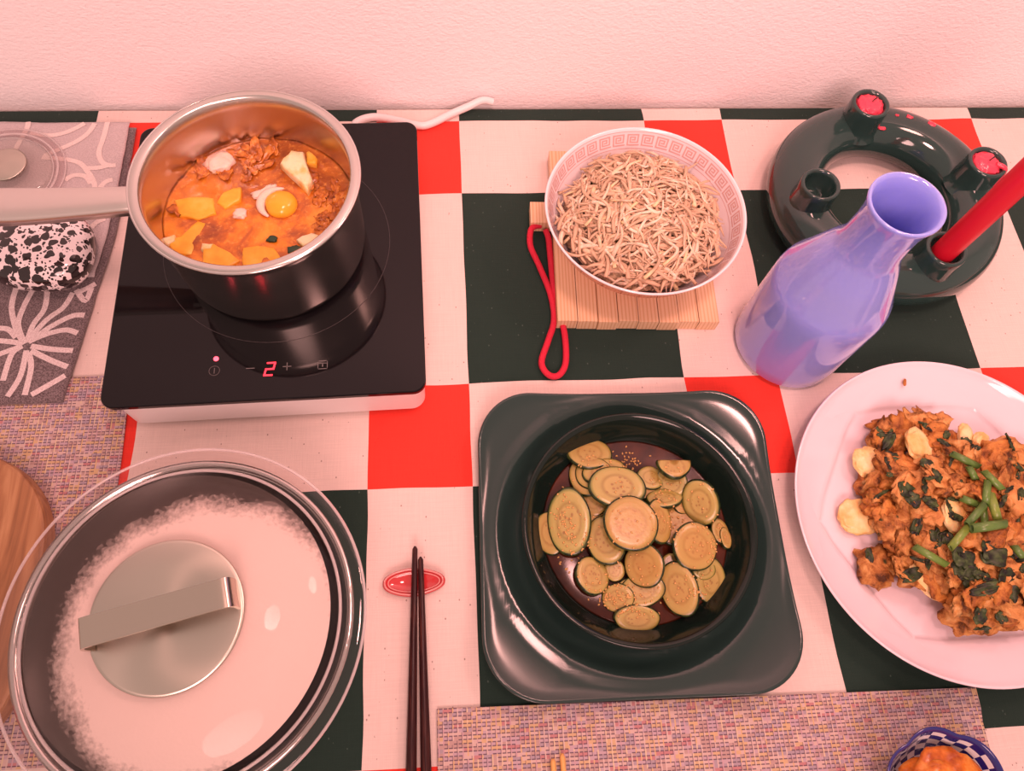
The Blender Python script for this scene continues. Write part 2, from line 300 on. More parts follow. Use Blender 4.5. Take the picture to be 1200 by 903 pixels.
def rrect(w, d, r, n=8):
    P = []
    for cx, cy, a0 in ((w/2-r, d/2-r, 0), (-w/2+r, d/2-r, 90), (-w/2+r, -d/2+r, 180), (w/2-r, -d/2+r, 270)):
        P += [(cx+r*cos(R(a0+90*i/n)), cy+r*sin(R(a0+90*i/n))) for i in range(n+1)]
    return P
def prism_me(name, P, z0, z1, m_, bev=.0, smooth=False):
    n = len(P); V = []; F = []
    cx = sum(p[0] for p in P)/n; cy = sum(p[1] for p in P)/n
    def ring(z, ins):
        b = len(V)
        for i, (x, y) in enumerate(P):
            (xa, ya), (xb, yb) = P[i-1], P[(i+1) % n]; nx, ny = yb-ya, -(xb-xa); l = math.hypot(nx, ny) or 1
            V.append((x-nx/l*ins, y-ny/l*ins, z))
        return list(range(b, b+n))
    lev = [(z0, bev), (z0+bev, 0), (z1-bev, 0), (z1-bev*.3, bev*.3), (z1, bev)] if bev else [(z0, 0), (z1, 0)]
    rs = [ring(z, i) for z, i in lev]
    for a, b in zip(rs, rs[1:]):
        for i in range(n): F.append((a[i], a[(i+1) % n], b[(i+1) % n], b[i]))
    F += [tuple(rs[0][::-1]), tuple(rs[-1])]
    return fixn(mesh(name, V, F, m_, smooth))
def box_me(name, x0, x1, y0, y1, z0, z1, m_, bev=0): return prism_me(name, [(x0, y0), (x1, y0), (x1, y1), (x0, y1)], z0, z1, m_, bev)
def strip(pts, w, zf):
    """flat print along a polyline, lying on height zf(x, y)"""
    V, F = [], []; P = smooth_path([(x, y, 0) for x, y in pts], 6)
    for i, p in enumerate(P):
        t_ = (P[min(i+1, len(P)-1)]-P[max(i-1, 0)]).normalized(); s = Vector((-t_.y, t_.x, 0))
        for q in (-.5, .5):
            a = p+s*w*q; V.append((a.x, a.y, zf(a.x, a.y)))
    F = [(2*i, 2*i+1, 2*i+3, 2*i+2) for i in range(len(P)-1)]
    return V, F
def join(parts):
    V, F = [], []
    for v_, f_ in parts:
        b = len(V); V += list(v_); F += [tuple(i+b for i in f) for f in f_]
    return V, F
def ico(sub):
    b = bmesh.new(); bmesh.ops.create_icosphere(b, subdivisions=sub, radius=1); V = [v_.co.copy() for v_ in b.verts]; F = [tuple(x.index for x in f.verts) for f in b.faces]; b.free(); return V, F
ICO3, ICO2, ICO4 = ico(3), ico(2), ico(4)
def blob_me(name, seed, sx, sy, sz, m_, amp=.3, freq=1.6, base=ICO3, sq=.7):
    V, F = base; o = Vector((seed*7.31, seed*3.7, seed*1.9)); out = []
    for p in V:
        q = Vector([math.copysign(abs(c)**sq, c) for c in p])
        d = 1+amp*noise.noise(p*freq+o)*1.4+amp*.5*noise.noise(p*freq*3+o)
        out.append((q.x*d*sx, q.y*d*sy, q.z*d*sz))
    return mesh(name, out, F, m_)

def leaf_me(i, w_, h_, m_=None, cr=1.):
    V, F = [], []; n_ = 9
    for lay in (0, 1):
        for a in range(n_):
            for b in range(n_):
                u, v_ = a/(n_-1)*2-1, b/(n_-1)*2-1; s = .65+.35*noise.noise(Vector((u*1.3+i, v_*1.3, i)))
                V.append((u*w_/2*math.sqrt(max(.15, 1-.7*v_*v_))*(s+.2), v_*h_/2*(s+.2), .0022*cr*noise.noise(Vector((u*1.8+i*3, v_*1.8, 1)))+.0012*cr*noise.noise(Vector((u*5+i*3, v_*5, 2)))-.0007*lay))
    N2 = n_*n_; q = lambda a, b, l: l*N2+a*n_+b
    for a in range(n_-1):
        for b in range(n_-1): F += [(q(a, b, 0), q(a+1, b, 0), q(a+1, b+1, 0), q(a, b+1, 0)), (q(a, b, 1), q(a, b+1, 1), q(a+1, b+1, 1), q(a+1, b, 1))]
    for a in range(n_-1):
        for e in (0, n_-1): F += [(q(a, e, 0), q(a+1, e, 0), q(a+1, e, 1), q(a, e, 1)), (q(e, a, 0), q(e, a+1, 0), q(e, a+1, 1), q(e, a, 1))]
    return fixn(mesh('leaf_scrap', V, F, m_ or WILT))
def where(p, marks, used):
    """a phrase naming the nearest landmark and the side of it on which p lies"""
    best = None
    for nm, q in sorted(marks, key=lambda m: math.hypot(m[1][0]-p[0], m[1][1]-p[1])):
        dx, dy = p[0]-q[0], p[1]-q[1]; d = math.hypot(dx, dy)
        side = ('right of' if dx > 0 else 'left of') if abs(dx) > abs(dy) else ('behind' if dy > 0 else 'in front of')
        diag = abs(abs(dx)-abs(dy)) < .5*max(abs(dx), abs(dy))
        for ph in (side+' '+nm, ('diagonally '+('behind' if dy > 0 else 'before')+' and '+('right of ' if dx > 0 else 'left of ')+nm)):
            if ph not in used: used.add(ph); return ph
    return side+' '+nm
# ------------------------------------------------------------------ the room and the table
WR = R(.25)
def struct(name, me, **k_): return tag(ob(name, me, **k_), kind='structure')
struct('wall_back', box_me('wall_back', -2.2, 3., 0, .12, -.75, 1.75, WALL), loc=(0, .0225, 0), rot=(0, 0, WR))
struct('floor', box_me('floor', -2.2, 3., -3.2, .14, -.80, -.75, FLOOR))
tb = thing('dining_table', 'wooden dining table pushed against the white wall under the checked cloth', 'table', (0, 0, -.75))
ob('table_top', box_me('table_top', -.62, 1.34, -.90, .015, .715, .7488, TABLE, .003), tb)
for x in (-.55, 1.27):
    for y in (-.84, -.05): ob('leg', box_me('leg', x-.03, x+.03, y-.03, y+.03, 0, .715, TABLE, .004), tb)

# tablecloth: printed check, one sheet
def gz(x, y): return -.0004+.0004*noise.noise(Vector((x*14, y*14, 3)))
cl = []
U0 = [-.622, -.4883, -.2883, -.2, 0, .0883, .2883, .3767, .5767, .665, .865, .9534, 1.1534, 1.2417, 1.346]
# narrow columns are (.0,.0883), (.2883,.3767) ...
NARROW = [False]*14
for i in range(14): NARROW[i] = abs((U0[i+1]-U0[i])-.0884) < .002
V0 = [.0165, 0, -.0954, -.3067, -.4021, -.6135, -.7089, -.906]
VN = [False, True, False, True, False, True, False]
xs, ci = [], []
for i in range(14):
    n_ = 9 if NARROW[i] else 18
    xs += [U0[i]+(U0[i+1]-U0[i])*j/n_ for j in range(n_)]; ci += [i]*n_
xs.append(U0[-1])
ys, ri = [], []
for i in range(7):
    n_ = 2 if i == 0 else 9 if VN[i] else 18
    ys += [V0[i]+(V0[i+1]-V0[i])*j/n_ for j in range(n_)]; ri += [i]*n_
ys.append(V0[-1])
V, F, MI = [], [], []
for y in ys:
    for x in xs:
        q = Vector((x*20, y*20, .5)); dx = .0016*noise.noise(q); dy = .0016*noise.noise(q+Vector((5, 9, 2)))
        if y > .01 or abs(x-xs[0]) < 1e-6 or abs(x-xs[-1]) < 1e-6 or y < -.9: dx = dy = 0
        V.append((x+dx, y+dy, gz(x, y)))
nx = len(xs)
for j in range(len(ys)-1):
    for i in range(nx-1):
        F.append((j*nx+i, (j+1)*nx+i, (j+1)*nx+i+1, j*nx+i+1))
        a, b = NARROW[ci[i]], VN[ri[j]]; MI.append(1 if a and b else 2 if not a and not b else 0)
# the hem hangs over the two ends and the front
def hang(idx, d):
    global V, F, MI
    b = len(V); V += [(V[i][0]+d[0], V[i][1]+d[1], -.09) for i in idx]
    for q in range(len(idx)-1): F.append((idx[q], idx[q+1], b+q+1, b+q)); MI.append(0)
hang([(len(ys)-1)*nx+i for i in range(nx)], (0, -.004)); hang([j*nx for j in range(len(ys))], (-.004, 0)); hang([j*nx+nx-1 for j in range(len(ys))], (.004, 0))
tag(ob('tablecloth', mesh('tablecloth', V, F, [LINEN, REDC, GREENC], True, MI)), 'checked linen tablecloth in cream, red and dark green covering the table', 'tablecloth')

# placemats
def placemat(pts, label, off):
    P = pts; n_ = len(P)
    tag(ob('placemat', prism_me('placemat', [(x-off[0], y-off[1]) for x, y in P], .0006, .0020, MAT, .0004), loc=(off[0], off[1], 0)), label, 'placemat', 'woven placemats')
placemat([(.3441, -.5751), (.3441, -.886), (.772, -.892), (.7681, -.6258), (.7684, -.6079), (.770, -.5988), (.7705, -.5833)], 'woven pink and purple placemat at the near edge, under the small kimchi bowl', (.55, -.73))
placemat([(-.352, -.302), (-.352, -.600), (.0845, -.598), (.0815, -.365), (.078, -.289), (.051, -.2895)], 'woven pink and purple placemat under the lidded pan and the wooden board', (-.13, -.44))

# ------------------------------------------------------------------ induction cooktop
ct = thing('induction_cooktop', 'portable black glass induction cooktop with white body under the saucepan', 'cooktop', (.2085, -.197, 0), R(1.4))
ob('body', prism_me('body', rrect(.252, .275, .012), .003, .0475, WHITEPL, .003), ct)
gtop = ob('glass_top', prism_me('glass_top', rrect(.2585, .285, .011), .0488, .055, BLACKGLASS, .0012), ct)
ob('seal', prism_me('seal', rrect(.2555, .280, .011), .0474, .0489, RUBBER), ct)
for x in (-.1, .1):
    for y in (-.11, .11): ob('foot', lathe_me('foot', [(0, .0006), (.010, .0006), (.010, .0035), (0, .0035)], RUBBER, 16), ct, (x, y, 0))
def on_ct(x, y):
    dx, dy = x-.2085, y+.197; a = R(1.4); return dx*cos(a)+dy*sin(a), -dx*sin(a)+dy*cos(a)
def bar(x0, y0, x1, y1, w=.0007, h=.0002):
    d = Vector((x1-x0, y1-y0, 0)).normalized()*w/2; s = Vector((-d.y, d.x, 0)); a, b = Vector((x0, y0, 0))-d, Vector((x1, y1, 0))+d
    P = [a-s, b-s, b+s, a+s]; V = P+[p+Vector((0, 0, h)) for p in P]
    return V, [(0, 3, 2, 1), (4, 5, 6, 7), (0, 1, 5, 4), (1, 2, 6, 5), (2, 3, 7, 6), (3, 0, 4, 7)]
def mark(name, segs, p, m_, label=None):
    x, y = on_ct(*p); return tag(ob(name, mesh(name, *join(segs), m_, False), gtop, (x, y, .0551)), label)
def arc(r, a0, a1, n=18): return [(r*cos(R(a0+(a1-a0)*i/n)), r*sin(R(a0+(a1-a0)*i/n))) for i in range(n+1)]
def poly(P, w=.0006): return [bar(*a, *b, w) for a, b in zip(P, P[1:])]
ob('power_light', lathe_me('power_light', [(0, 0), (.0021, 0), (.0021, .0004), (.0012, .0008), (0, .001)], LEDD, 20), gtop, (*on_ct(.1697, -.3017), .0550))
mark('power_symbol', poly(arc(.0042, 0, 360, 26), .0005)+poly([(0, -.0022), (0, .0022)], .0005), (.1694, -.3125), GREYPRINT)
mark('minus_symbol', poly([(-.0032, 0), (.0032, 0)]), (.198, -.3112), GREYPRINT)
sl = .0012
mark('level_digit', poly([(-.0030+sl, .0055), (.0030+sl, .0055), (.0030, 0), (-.0030, 0), (-.0030-sl, -.0055), (.0030-sl, -.0055)], .0014), (.2137, -.3123), LED, 'glowing red digit 2')
mark('plus_symbol', poly([(-.0032, 0), (.0032, 0)])+poly([(0, -.0032), (0, .0032)]), (.2275, -.3104), GREYPRINT)
mark('lock_symbol', poly([(-.0036, -.0036), (.0036, -.0036), (.0038, -.003), (.0038, .003), (.0034, .0036), (-.0034, .0036), (-.0038, .003), (-.0038, -.003), (-.0036, -.0036)], .0005)+poly([(-.0036, .0014), (.0036, .0014)], .0004)+poly([(0, .0002), (0, -.0014)], .0008), (.2563, -.3098), GREYPRINT)
mark('zone_ring', poly(arc(.098, 0, 360, 90), .0004), (.212, -.190), NM('faint_zone_print', (.05, .042, .044), .3).m)
CB = [(.300, -.052, .020), (.296, -.032, .012), (.268, -.012, .0052), (.2717, -.003, .005), (.2877, .0015, .005), (.3102, -.0031, .005), (.3326, -.0102, .005), (.3461, -.008, .005), (.369, .005, .006), (.3877, .0115, .010), (.402, .0165, .013), (.413, .0168, .010)]
CI = Matrix.LocRotScale(Vector((.2085, -.197, 0)), Euler((0, 0, R(1.4))), None).inverted()
ob('power_cord', tube_me('power_cord', smooth_path([CI @ Vector(p) for p in CB], 8), .0040, WHITEPL, 10), ct)

# ------------------------------------------------------------------ saucepan with stew
SP = Vector((.2092, -.1915, .0553))
sp = thing('saucepan', 'stainless steel saucepan of stew standing on the induction cooktop', 'saucepan', SP)
prof = [(0, 0), (.066, 0), (.074, .0012), (.0788, .0055), (.0805, .013), (.0822, .078), (.0834, .0880), (.0862, .0903), (.0870, .0915), (.0862, .0923), (.0835, .0926), (.0808, .0922), (.0794, .0908), (.0788, .080), (.0778, .013), (.074, .004), (.066, .0025), (0, .0025)]
pbody = ob('pot_body', lathe_me('pot_body', prof, STEEL, 96), sp)
ob('rim', lathe_me('rim', [(.0869+.0011*cos(R(a)), .0913+.0011*sin(R(a))) for a in range(0, 360, 45)], STEELP, 96, True), pbody)
# strap handle to the left: shallow channel section swept along x
hp = [(-.0835, .0800), (-.092, .0815), (-.12, .0795), (-.18, .0765), (-.26, .0775)]
V, F = [], []
sec = [(-.0135, -.0085), (-.0135, -.001), (-.0115, .0005), (0, .0012), (.0115, .0005), (.0135, -.001), (.0135, -.0085), (.0120, -.0085), (.0115, -.0015), (0, -.0008), (-.0115, -.0015), (-.0120, -.0085)]
HPs = smooth_path([(x, 0, z) for x, z in hp], 5)
for p in HPs:
    w_ = .80+.32*min(1, (-.0835-p.x)/.09)
    V += [(p.x, -.0105+y*w_, p.z+z) for y, z in sec]
ns = len(sec)
for i in range(len(HPs)-1):
    for j in range(ns): F.append((i*ns+j, i*ns+(j+1) % ns, (i+1)*ns+(j+1) % ns, (i+1)*ns+j))
F += [tuple(range(ns))[::-1], tuple(range((len(HPs)-1)*ns, len(HPs)*ns))]
ob('handle', fixn(mesh('handle', V, F, SATIN, True)), sp)
ob('handle_bracket', box_me('handle_bracket', -.092, -.0812, -.020, -.001, .066, .078, STEEL, .002), sp)
# broth
n_, V, F = 46, [(0, 0, 0)], []
def bz(x, y): return .0014*noise.noise(Vector((x*60, y*60, 1)))+.0008*noise.noise(Vector((x*190, y*190, 4)))
V[0] = (0, 0, bz(0, 0))
for a in range(1, n_+1):
    for b in range(96):
        r_ = 0.0779*a/n_; x, y = r_*cos(2*pi*b/96), r_*sin(2*pi*b/96); V.append((x, y, bz(x, y)))
F += [(0, 1+b, 1+(b+1) % 96) for b in range(96)]
for a in range(n_-1):
    for b in range(96): F.append((1+a*96+b, 1+(a+1)*96+b, 1+(a+1)*96+(b+1) % 96, 1+a*96+(b+1) % 96))
b0 = len(V); V += [(.0765*cos(2*pi*b/96), .0765*sin(2*pi*b/96), -.032) for b in range(96)]; l0 = 1+(n_-1)*96
F += [(l0+b, b0+b, b0+(b+1) % 96, l0+(b+1) % 96) for b in range(96)]+[tuple(range(b0, b0+96))[::-1]]
ZB = .1015
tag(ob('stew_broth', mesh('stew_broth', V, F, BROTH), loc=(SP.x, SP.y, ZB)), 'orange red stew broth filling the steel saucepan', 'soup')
def slab(name, pts, z0, z1, m_, label, cat, group=None, seed=0):
    cx = sum(p[0] for p in pts)/len(pts); cy = sum(p[1] for p in pts)/len(pts)
    P = [(x-cx, y-cy) for x, y in pts]
    a = sum(P[i][0]*P[(i+1) % len(P)][1]-P[(i+1) % len(P)][0]*P[i][1] for i in range(len(P)))
    if a < 0: P = P[::-1]
    me = prism_me(name, P, 0, z1-z0, m_, .0022); b = bmesh.new(); b.from_mesh(me)
    bmesh.ops.triangulate(b, faces=[f for f in b.faces if len(f.verts) > 4]); bmesh.ops.subdivide_edges(b, edges=b.edges[:], cuts=2, use_grid_fill=True)
    for v_ in b.verts: v_.co += Vector((noise.noise(v_.co*120+Vector((seed, 0, 0))), noise.noise(v_.co*120+Vector((0, seed, 9))), noise.noise(v_.co*90+Vector((3, seed, 0)))))*.0016
    b.to_mesh(me); b.free(); me.polygons.foreach_set('use_smooth', [True]*len(me.polygons))
    return tag(ob(name, me, None, (cx, cy, z0)), label, cat, group)
TF = [('flat orange tofu slab at the left of the stew', [(.1377, -.1784), (.1447, -.1951), (.1591, -.1984), (.1733, -.1925), (.1701, -.1768), (.1514, -.1751)], 0, .0022),
 ('pointed orange tofu piece just left of the egg yolk', [(.1731, -.1821), (.1796, -.1885), (.1922, -.1803), (.1919, -.1676), (.1843, -.1671), (.178, -.1727)], 0, .003),
 ('tofu wedge with a bare white tip at the lower left of the stew', [(.1334, -.2161), (.1474, -.2311), (.1578, -.2304), (.1659, -.2006), (.1591, -.1984), (.147, -.2143)], 0, .0012),
 ('tofu slab with a white upper corner at the front of the stew', [(.1658, -.2227), (.1683, -.2451), (.1837, -.2464), (.1975, -.239), (.1851, -.228), (.1755, -.2219)], 0, .0022),
 ('large smooth yellow tofu slab at the front right of the stew', [(.1962, -.2252), (.1997, -.2458), (.2175, -.2462), (.2299, -.2377), (.2225, -.2258), (.2091, -.2225)], 0, .001),
 ('small white topped tofu lump near the right front pot wall', [(.2403, -.2201), (.2456, -.2272), (.2603, -.2225), (.2592, -.2165), (.2515, -.2133), (.2442, -.2162)], 1, .003),
 ('tall crumbly white tofu chunk at the back right of the stew', [(.2228, -.1463), (.2312, -.1563), (.2478, -.1748), (.2506, -.1641), (.2422, -.1354), (.2316, -.1342)], 1, .009),
 ('small tofu chunk beside the tall white one', [(.2438, -.1332), (.2447, -.1443), (.2523, -.1455), (.2529, -.14), (.2472, -.131)], 0, .006)]
for i, (lb, pts, wh, h) in enumerate(TF): slab('tofu_piece', pts, ZB-.008, ZB+h, TOFUW if wh else TOFU, lb, 'tofu', 'tofu pieces in the stew', i*3.1)
slab('tofu_corner', [(.1655, -.2222), (.1660, -.2290), (.1735, -.2275), (.1750, -.2222)], ZB-.004, ZB+.0034, TOFUW, 'bare white tofu corner poking out at the front of the stew', 'tofu', None, 4.)
slab('tofu_corner', [(.1336, -.2158), (.1385, -.2235), (.1450, -.2190), (.1440, -.2135)], ZB-.004, ZB+.0026, TOFUW, 'small white tofu tip at the left edge of the stew', 'tofu', None, 7.)
me = blob_me('yolk', 3, .0132, .0132, .0075, YOLK, .06, 1.2, ICO3, 1.); yk = thing('poached_egg', 'round orange egg yolk with a pale crescent of white in the stew', 'egg', (.2254, -.184, ZB+.001))
ob('yolk', me, yk)
ob('egg_white', tube_me('egg_white', smooth_path([(.0165*cos(R(a)), .0155*sin(R(a)), .0008) for a in (85, 115, 145, 175, 205, 235)], 6), lambda t_: .0008+.0034*sin(pi*t_), EGGW, 10, .8), yk)
tag(ob('egg_white_shred', blob_me('egg_white_shred', 8, .0105, .004, .002, EGGW, .3), loc=(.2105, -.1715, ZB+.0015), rot=(0, 0, R(35))), 'pale pink shred of egg white behind the yolk', 'egg white')
tag(ob('egg_white_shred', blob_me('egg_white_shred', 9, .0055, .0045, .0026, EGGW, .3), loc=(.1926, -.1938, ZB+.0015)), 'small white clot of egg left of the yolk', 'egg white')
tag(ob('mushroom_piece', blob_me('mushroom_piece', 5, .011, .0085, .005, EGGW, .35), loc=(.1715, -.1413, ZB+.0015), rot=(0, 0, .4)), 'glossy pinkish lump of seafood at the back left of the stew', 'seafood')
for x, y, s, lb in ((.24, -.2291, .0055, 'dark green leaf scrap near the front right pot wall'), (.2203, -.2187, .004, 'tiny green leaf scrap in front of the egg yolk')):
    tag(ob('leaf_scrap', blob_me('leaf_scrap', x*99, s, s*.7, .0012, GREENLEAF, .4), loc=(x, y, ZB+.001)), lb, 'leaf')
rng = random.Random(5); shr = [leaf_me(30+i, .015+.005*(i % 3), .009+.004*(i % 2), SHRED, 1.1) for i in range(10)]
spots = []
SMARK = [('the egg yolk', (.2254, -.184)), ('the tall white tofu', (.238, -.155)), ('the seafood lump', (.1715, -.1413)), ('the flat left tofu slab', (.155, -.186)), ('the right tofu lump', (.25, -.22)), ('the pointed tofu piece', (.184, -.178)), ('the front left tofu', (.18, -.236)), ('the small back right tofu', (.248, -.138))]; sused = set()
for i in range(38):
    for _ in range(60):
        a = rng.uniform(0, 2*pi); r_ = .0715*math.sqrt(rng.random()); x, y = r_*cos(a), r_*sin(a)
        if (y > .028 or (x < -.062) or (x > .045 and y > -.02)) and r_ < .0705 and math.hypot(x-.028, y-.045) > .014: break
    tag(ob('kimchi_shred', shr[i % 10], None, (SP.x+x, SP.y+y, ZB+.0012), (rng.uniform(-.35, .35), rng.uniform(-.3, .3), rng.uniform(0, 6.3))), 'stewed kimchi shred '+where((SP.x+x, SP.y+y), SMARK, sused), 'kimchi', 'kimchi shreds in the stew')

# ------------------------------------------------------------------ trivet of pine slats, ramen bowl, sprouts
tv = thing('wooden_trivet', 'pine slat trivet with a red cord loop under the bean sprout bowl', 'trivet', (.5405, -.155, .0004), R(-2.))
x0 = -.0765
for i in range(8):
    yf = -.1005-.0006*(i % 3)
    for a, b in ((yf, .0075), (.0345, .098)):
        ob('slat', box_me('slat', -.0093, .0093, a, b, 0, .0150+.0004*(i % 2), PINE, .0006), tv, (x0+.0095+i*.0191, 0, 0))
ob('cross_bar', box_me('cross_bar', -.098, .0765, .0085, .0335, 0, .0150, PINE, .0006), tv, (0, 0, 0))
rope = [(.4535, -.1420, .0085), (.4470, -.1436, .0095), (.4428, -.1486, .0085), (.4420, -.1647, .006), (.4492, -.1865, .0045), (.4577, -.2183, .0045), (.4590, -.2461, .0045), (.4515, -.2684, .0045), (.4440, -.29, .0045), (.4497, -.3025, .0045), (.4591, -.3030, .0045), (.4662, -.2908, .0045), (.4679, -.2644, .0045), (.4650, -.2371, .0045), (.4612, -.2080, .0055), (.4605, -.18, .007), (.4600, -.158, .0085), (.4580, -.148, .0085)]
TI = Matrix.LocRotScale(Vector((.5405, -.155, .0004)), Euler((0, 0, R(-2.))), None).inverted()
rp = ob('cord_loop', tube_me('cord_loop', smooth_path([TI @ Vector(p) for p in rope], 8), .0030, CORD, 10), tv); tag(rp, 'looped red cord')

BW = Vector((.5385, -.1765, .0161))
bw = thing('ramen_bowl', 'white bowl with red outside and greek key band, full of bean sprouts', 'bowl', BW)
outer = [(0, .0015), (.029, .0015), (.030, 0), (.033, 0), (.034, .006), (.046, .0115), (.060, .0205), (.073, .033), (.083, .049), (.0885, .0625), (.0902, .0655)]
inner = [(.0905, .0668), (.0897, .0675), (.0884, .0668), (.0868, .0630), (.0810, .0490), (.0710, .0340), (.058, .0222), (.044, .0138), (.025, .0090), (0, .0080)]
nout = len(outer)
V, F = lathe(outer+inner, 96); mi = []
for f in F: mi.append(1 if max(V[i][2] for i in f) < .0656 and min(math.hypot(V[i][0], V[i][1])*0+V[i][2] for i in f) >= 0 and any(i < 1+(nout-1)*96 for i in f) and not any(i >= 1+(nout-1)*96 for i in f) else 0)
ob('bowl_body', fixn(mesh('bowl_body', V, F, [BOWLIN, BOWLRED], True, mi)), bw)
# greek key print just under the lip, inside
def kp(u, v):  # u: 0..1 once round, v: 0 (low) .. 1 (high)
    z = .0520+v*.0105
    r_ = .0810+(.0868-.0810)*(z-.0490)/(.0630-.0490)-.00028
    return Vector((r_*cos(2*pi*u), r_*sin(2*pi*u), z+.0001))
segs = []; NK = 38
KEY = [(.06, .06), (.90, .06), (.90, .94), (.14, .94), (.14, .28), (.70, .28), (.70, .72), (.36, .72), (.36, .48), (.54, .48)]
def kseg(i, a, b, w=.055):
    (x0_, y0_), (x1_, y1_) = a, b; xa, xb = sorted((x0_, x1_)); ya, yb = sorted((y0_, y1_))
    Q = [(xa-w, ya-w), (xb+w, ya-w), (xb+w, yb+w), (xa-w, yb+w)]
    return [kp((i+x*.92)/NK, y) for x, y in Q], [(0, 1, 2, 3)]
for i in range(NK): segs += [kseg(i, a, b) for a, b in zip(KEY, KEY[1:])]
ob('key_pattern', mesh('key_pattern', *join(segs), KEYRED, False), bw)
ln = []
for v_ in (-.28, 1.18):
    for i in range(96): ln.append(([kp(i/96, v_), kp((i+1)/96, v_), kp((i+1)/96, v_+.05), kp(i/96, v_+.05)], [(0, 1, 2, 3)]))
ob('band_line', mesh('band_line', *join(ln), KEYRED, False), bw)
# heap of sprouts
HC = Vector((BW.x-.001, BW.y-.001, 0))
def heap_z(x, y):
    r_ = math.hypot(x, y)/.074; return BW.z+.044+.031*max(0, 1-r_**2.2)+.006*noise.noise(Vector((x*38, y*38, 2)))
V, F = [(0, 0, heap_z(0, 0))], []
for a in range(1, 25):
    for b in range(64):
        r_ = .0715*a/24; x, y = r_*cos(2*pi*b/64), r_*sin(2*pi*b/64); V.append((x, y, heap_z(x, y)-.0045+.004*noise.noise(Vector((x*120, y*120, 7)))))
F += [(0, 1+b, 1+(b+1) % 64) for b in range(64)]
for a in range(23):
    for b in range(64): F.append((1+a*64+b, 1+(a+1)*64+b, 1+(a+1)*64+(b+1) % 64, 1+a*64+(b+1) % 64))
rng = random.Random(11)
def strand(L_, w_, bend, n=11, m=6, hook=0, kink=0):
    P = []
    for i in range(n+1):
        t_ = i/n*2-1; P.append(Vector((t_*L_/2, bend*(1-t_*t_)+.003*hook*sin(t_*3.5)+.0035*kink*abs(t_-.25), .0030*(1-t_*t_)+.0012*sin(t_*5+bend*900))))
    return tube(P, lambda t_: w_*(.35+.65*min(1, t_*5))*(1+.25*sin(t_*9+bend*500))+(w_*.8 if t_ > .93 and hook > .5 else 0)-(w_*.4 if t_ > .985 else 0), m, .62)
kinds = []
for i in range(20):
    L_ = rng.uniform(.026, .052); hk = rng.choice((-1, 0, .3, 1.5)); kinds.append((L_, strand(L_, rng.uniform(.0010, .0020), rng.uniform(-.007, .007), 11, 6, hk, rng.choice((-1.5, 0, 1.5))), hk))
def with_head(me, hk):
    at = me.attributes.new('head', 'FLOAT', 'POINT'); nv = len(me.vertices)
    for i in range(nv): at.data[i].value = .8 if hk > .5 and (i//6) % 12 >= 10 else 0.
    return me
bits = []
def inside(p):
    """keep a point of the heap clear of the bowl wall"""
    r_ = math.hypot(p.x, p.y); zmin = BW.z+.0120
    for (ra, za), (rb, zb) in zip(inner[2:][::-1], inner[2:][::-1][1:]):
        if ra <= r_ <= rb: zmin = BW.z+za+(zb-za)*(r_-ra)/(rb-ra)+.0022
    return Vector((p.x, p.y, max(p.z, zmin)))
def placed(vf, x, y, z, rz, rx, ry):
    M_ = Matrix.Translation((x, y, z)) @ Euler((rx, ry, rz)).to_matrix().to_4x4(); return [inside(M_ @ Vector(p)) for p in vf[0]], vf[1]
for i in range(560):
    a = rng.uniform(0, 2*pi); r_ = .064*math.sqrt(rng.random()); x, y = r_*cos(a), r_*sin(a); rz_ = a+pi/2+rng.uniform(-.7, .7) if r_ > .050 else rng.uniform(0, 6.3)
    bits.append(placed(rng.choice(kinds)[1], x, y, heap_z(x, y)-rng.uniform(.001, .004), rz_, rng.uniform(-.4, .4), rng.uniform(-.2, .2)))
bz0 = len(V); V += [(.060*cos(2*pi*b/64), .060*sin(2*pi*b/64), BW.z+.0275) for b in range(64)]; lz0 = 1+23*64
F += [(lz0+b, bz0+b, bz0+(b+1) % 64, lz0+(b+1) % 64) for b in range(64)]+[tuple(range(bz0, bz0+64))[::-1]]
hp_ = tag(ob('bean_sprout_heap', mesh('bean_sprout_heap', V, F, SPRMASS), loc=HC), 'dense mass of cooked bean sprouts at the bottom of the heap in the white bowl', 'bean sprouts', None, 'stuff')
hs = ob('sprout_tangle', mesh('sprout_tangle', *join(bits), SPROUTD), hp_); hs['kind'] = 'stuff'
kme = [with_head(fixn(mesh('bean_sprout', *kk[1], SPROUT)), kk[2]) for kk in kinds]
for i in range(290):
    a = rng.uniform(0, 2*pi); r_ = .0715*math.sqrt(rng.random()); x, y = r_*cos(a), r_*sin(a); tang = r_ > .054
    sl_x = (heap_z(x+.004, y)-heap_z(x-.004, y))/.008; sl_y = (heap_z(x, y+.004)-heap_z(x, y-.004))/.008
    nrm = Vector((-sl_x, -sl_y, 1)).normalized(); th = a+pi/2+rng.uniform(-.9, .9) if tang else rng.uniform(0, 6.3)
    tx_ = Vector((cos(th), sin(th), 0)); tx_ = (tx_-nrm*tx_.dot(nrm)).normalized(); ty_ = nrm.cross(tx_)
    L_ = kinds[i % 20][0]/2; e_ = max((Vector((x, y, 0))+tx_*L_*sg).xy.length for sg in (-1, 1))
    if e_ > .0750: x *= 1-(e_-.0750)/.055; y *= 1-(e_-.0750)/.055
    q = Matrix((tx_, ty_, nrm)).transposed().to_quaternion() @ Euler((rng.uniform(-.35, .35), rng.uniform(-.12, .12) if tang else rng.uniform(-.22, .22), 0)).to_quaternion()
    o = ob('bean_sprout', kme[i % 20], None, (HC.x+x, HC.y+y, heap_z(x, y)+rng.uniform(-.001, .0025)), q.to_euler())
    tag(o, 'thin pale bean sprout lying on top of the heap in the white bowl', 'bean sprout', 'bean sprouts on top of the heap')
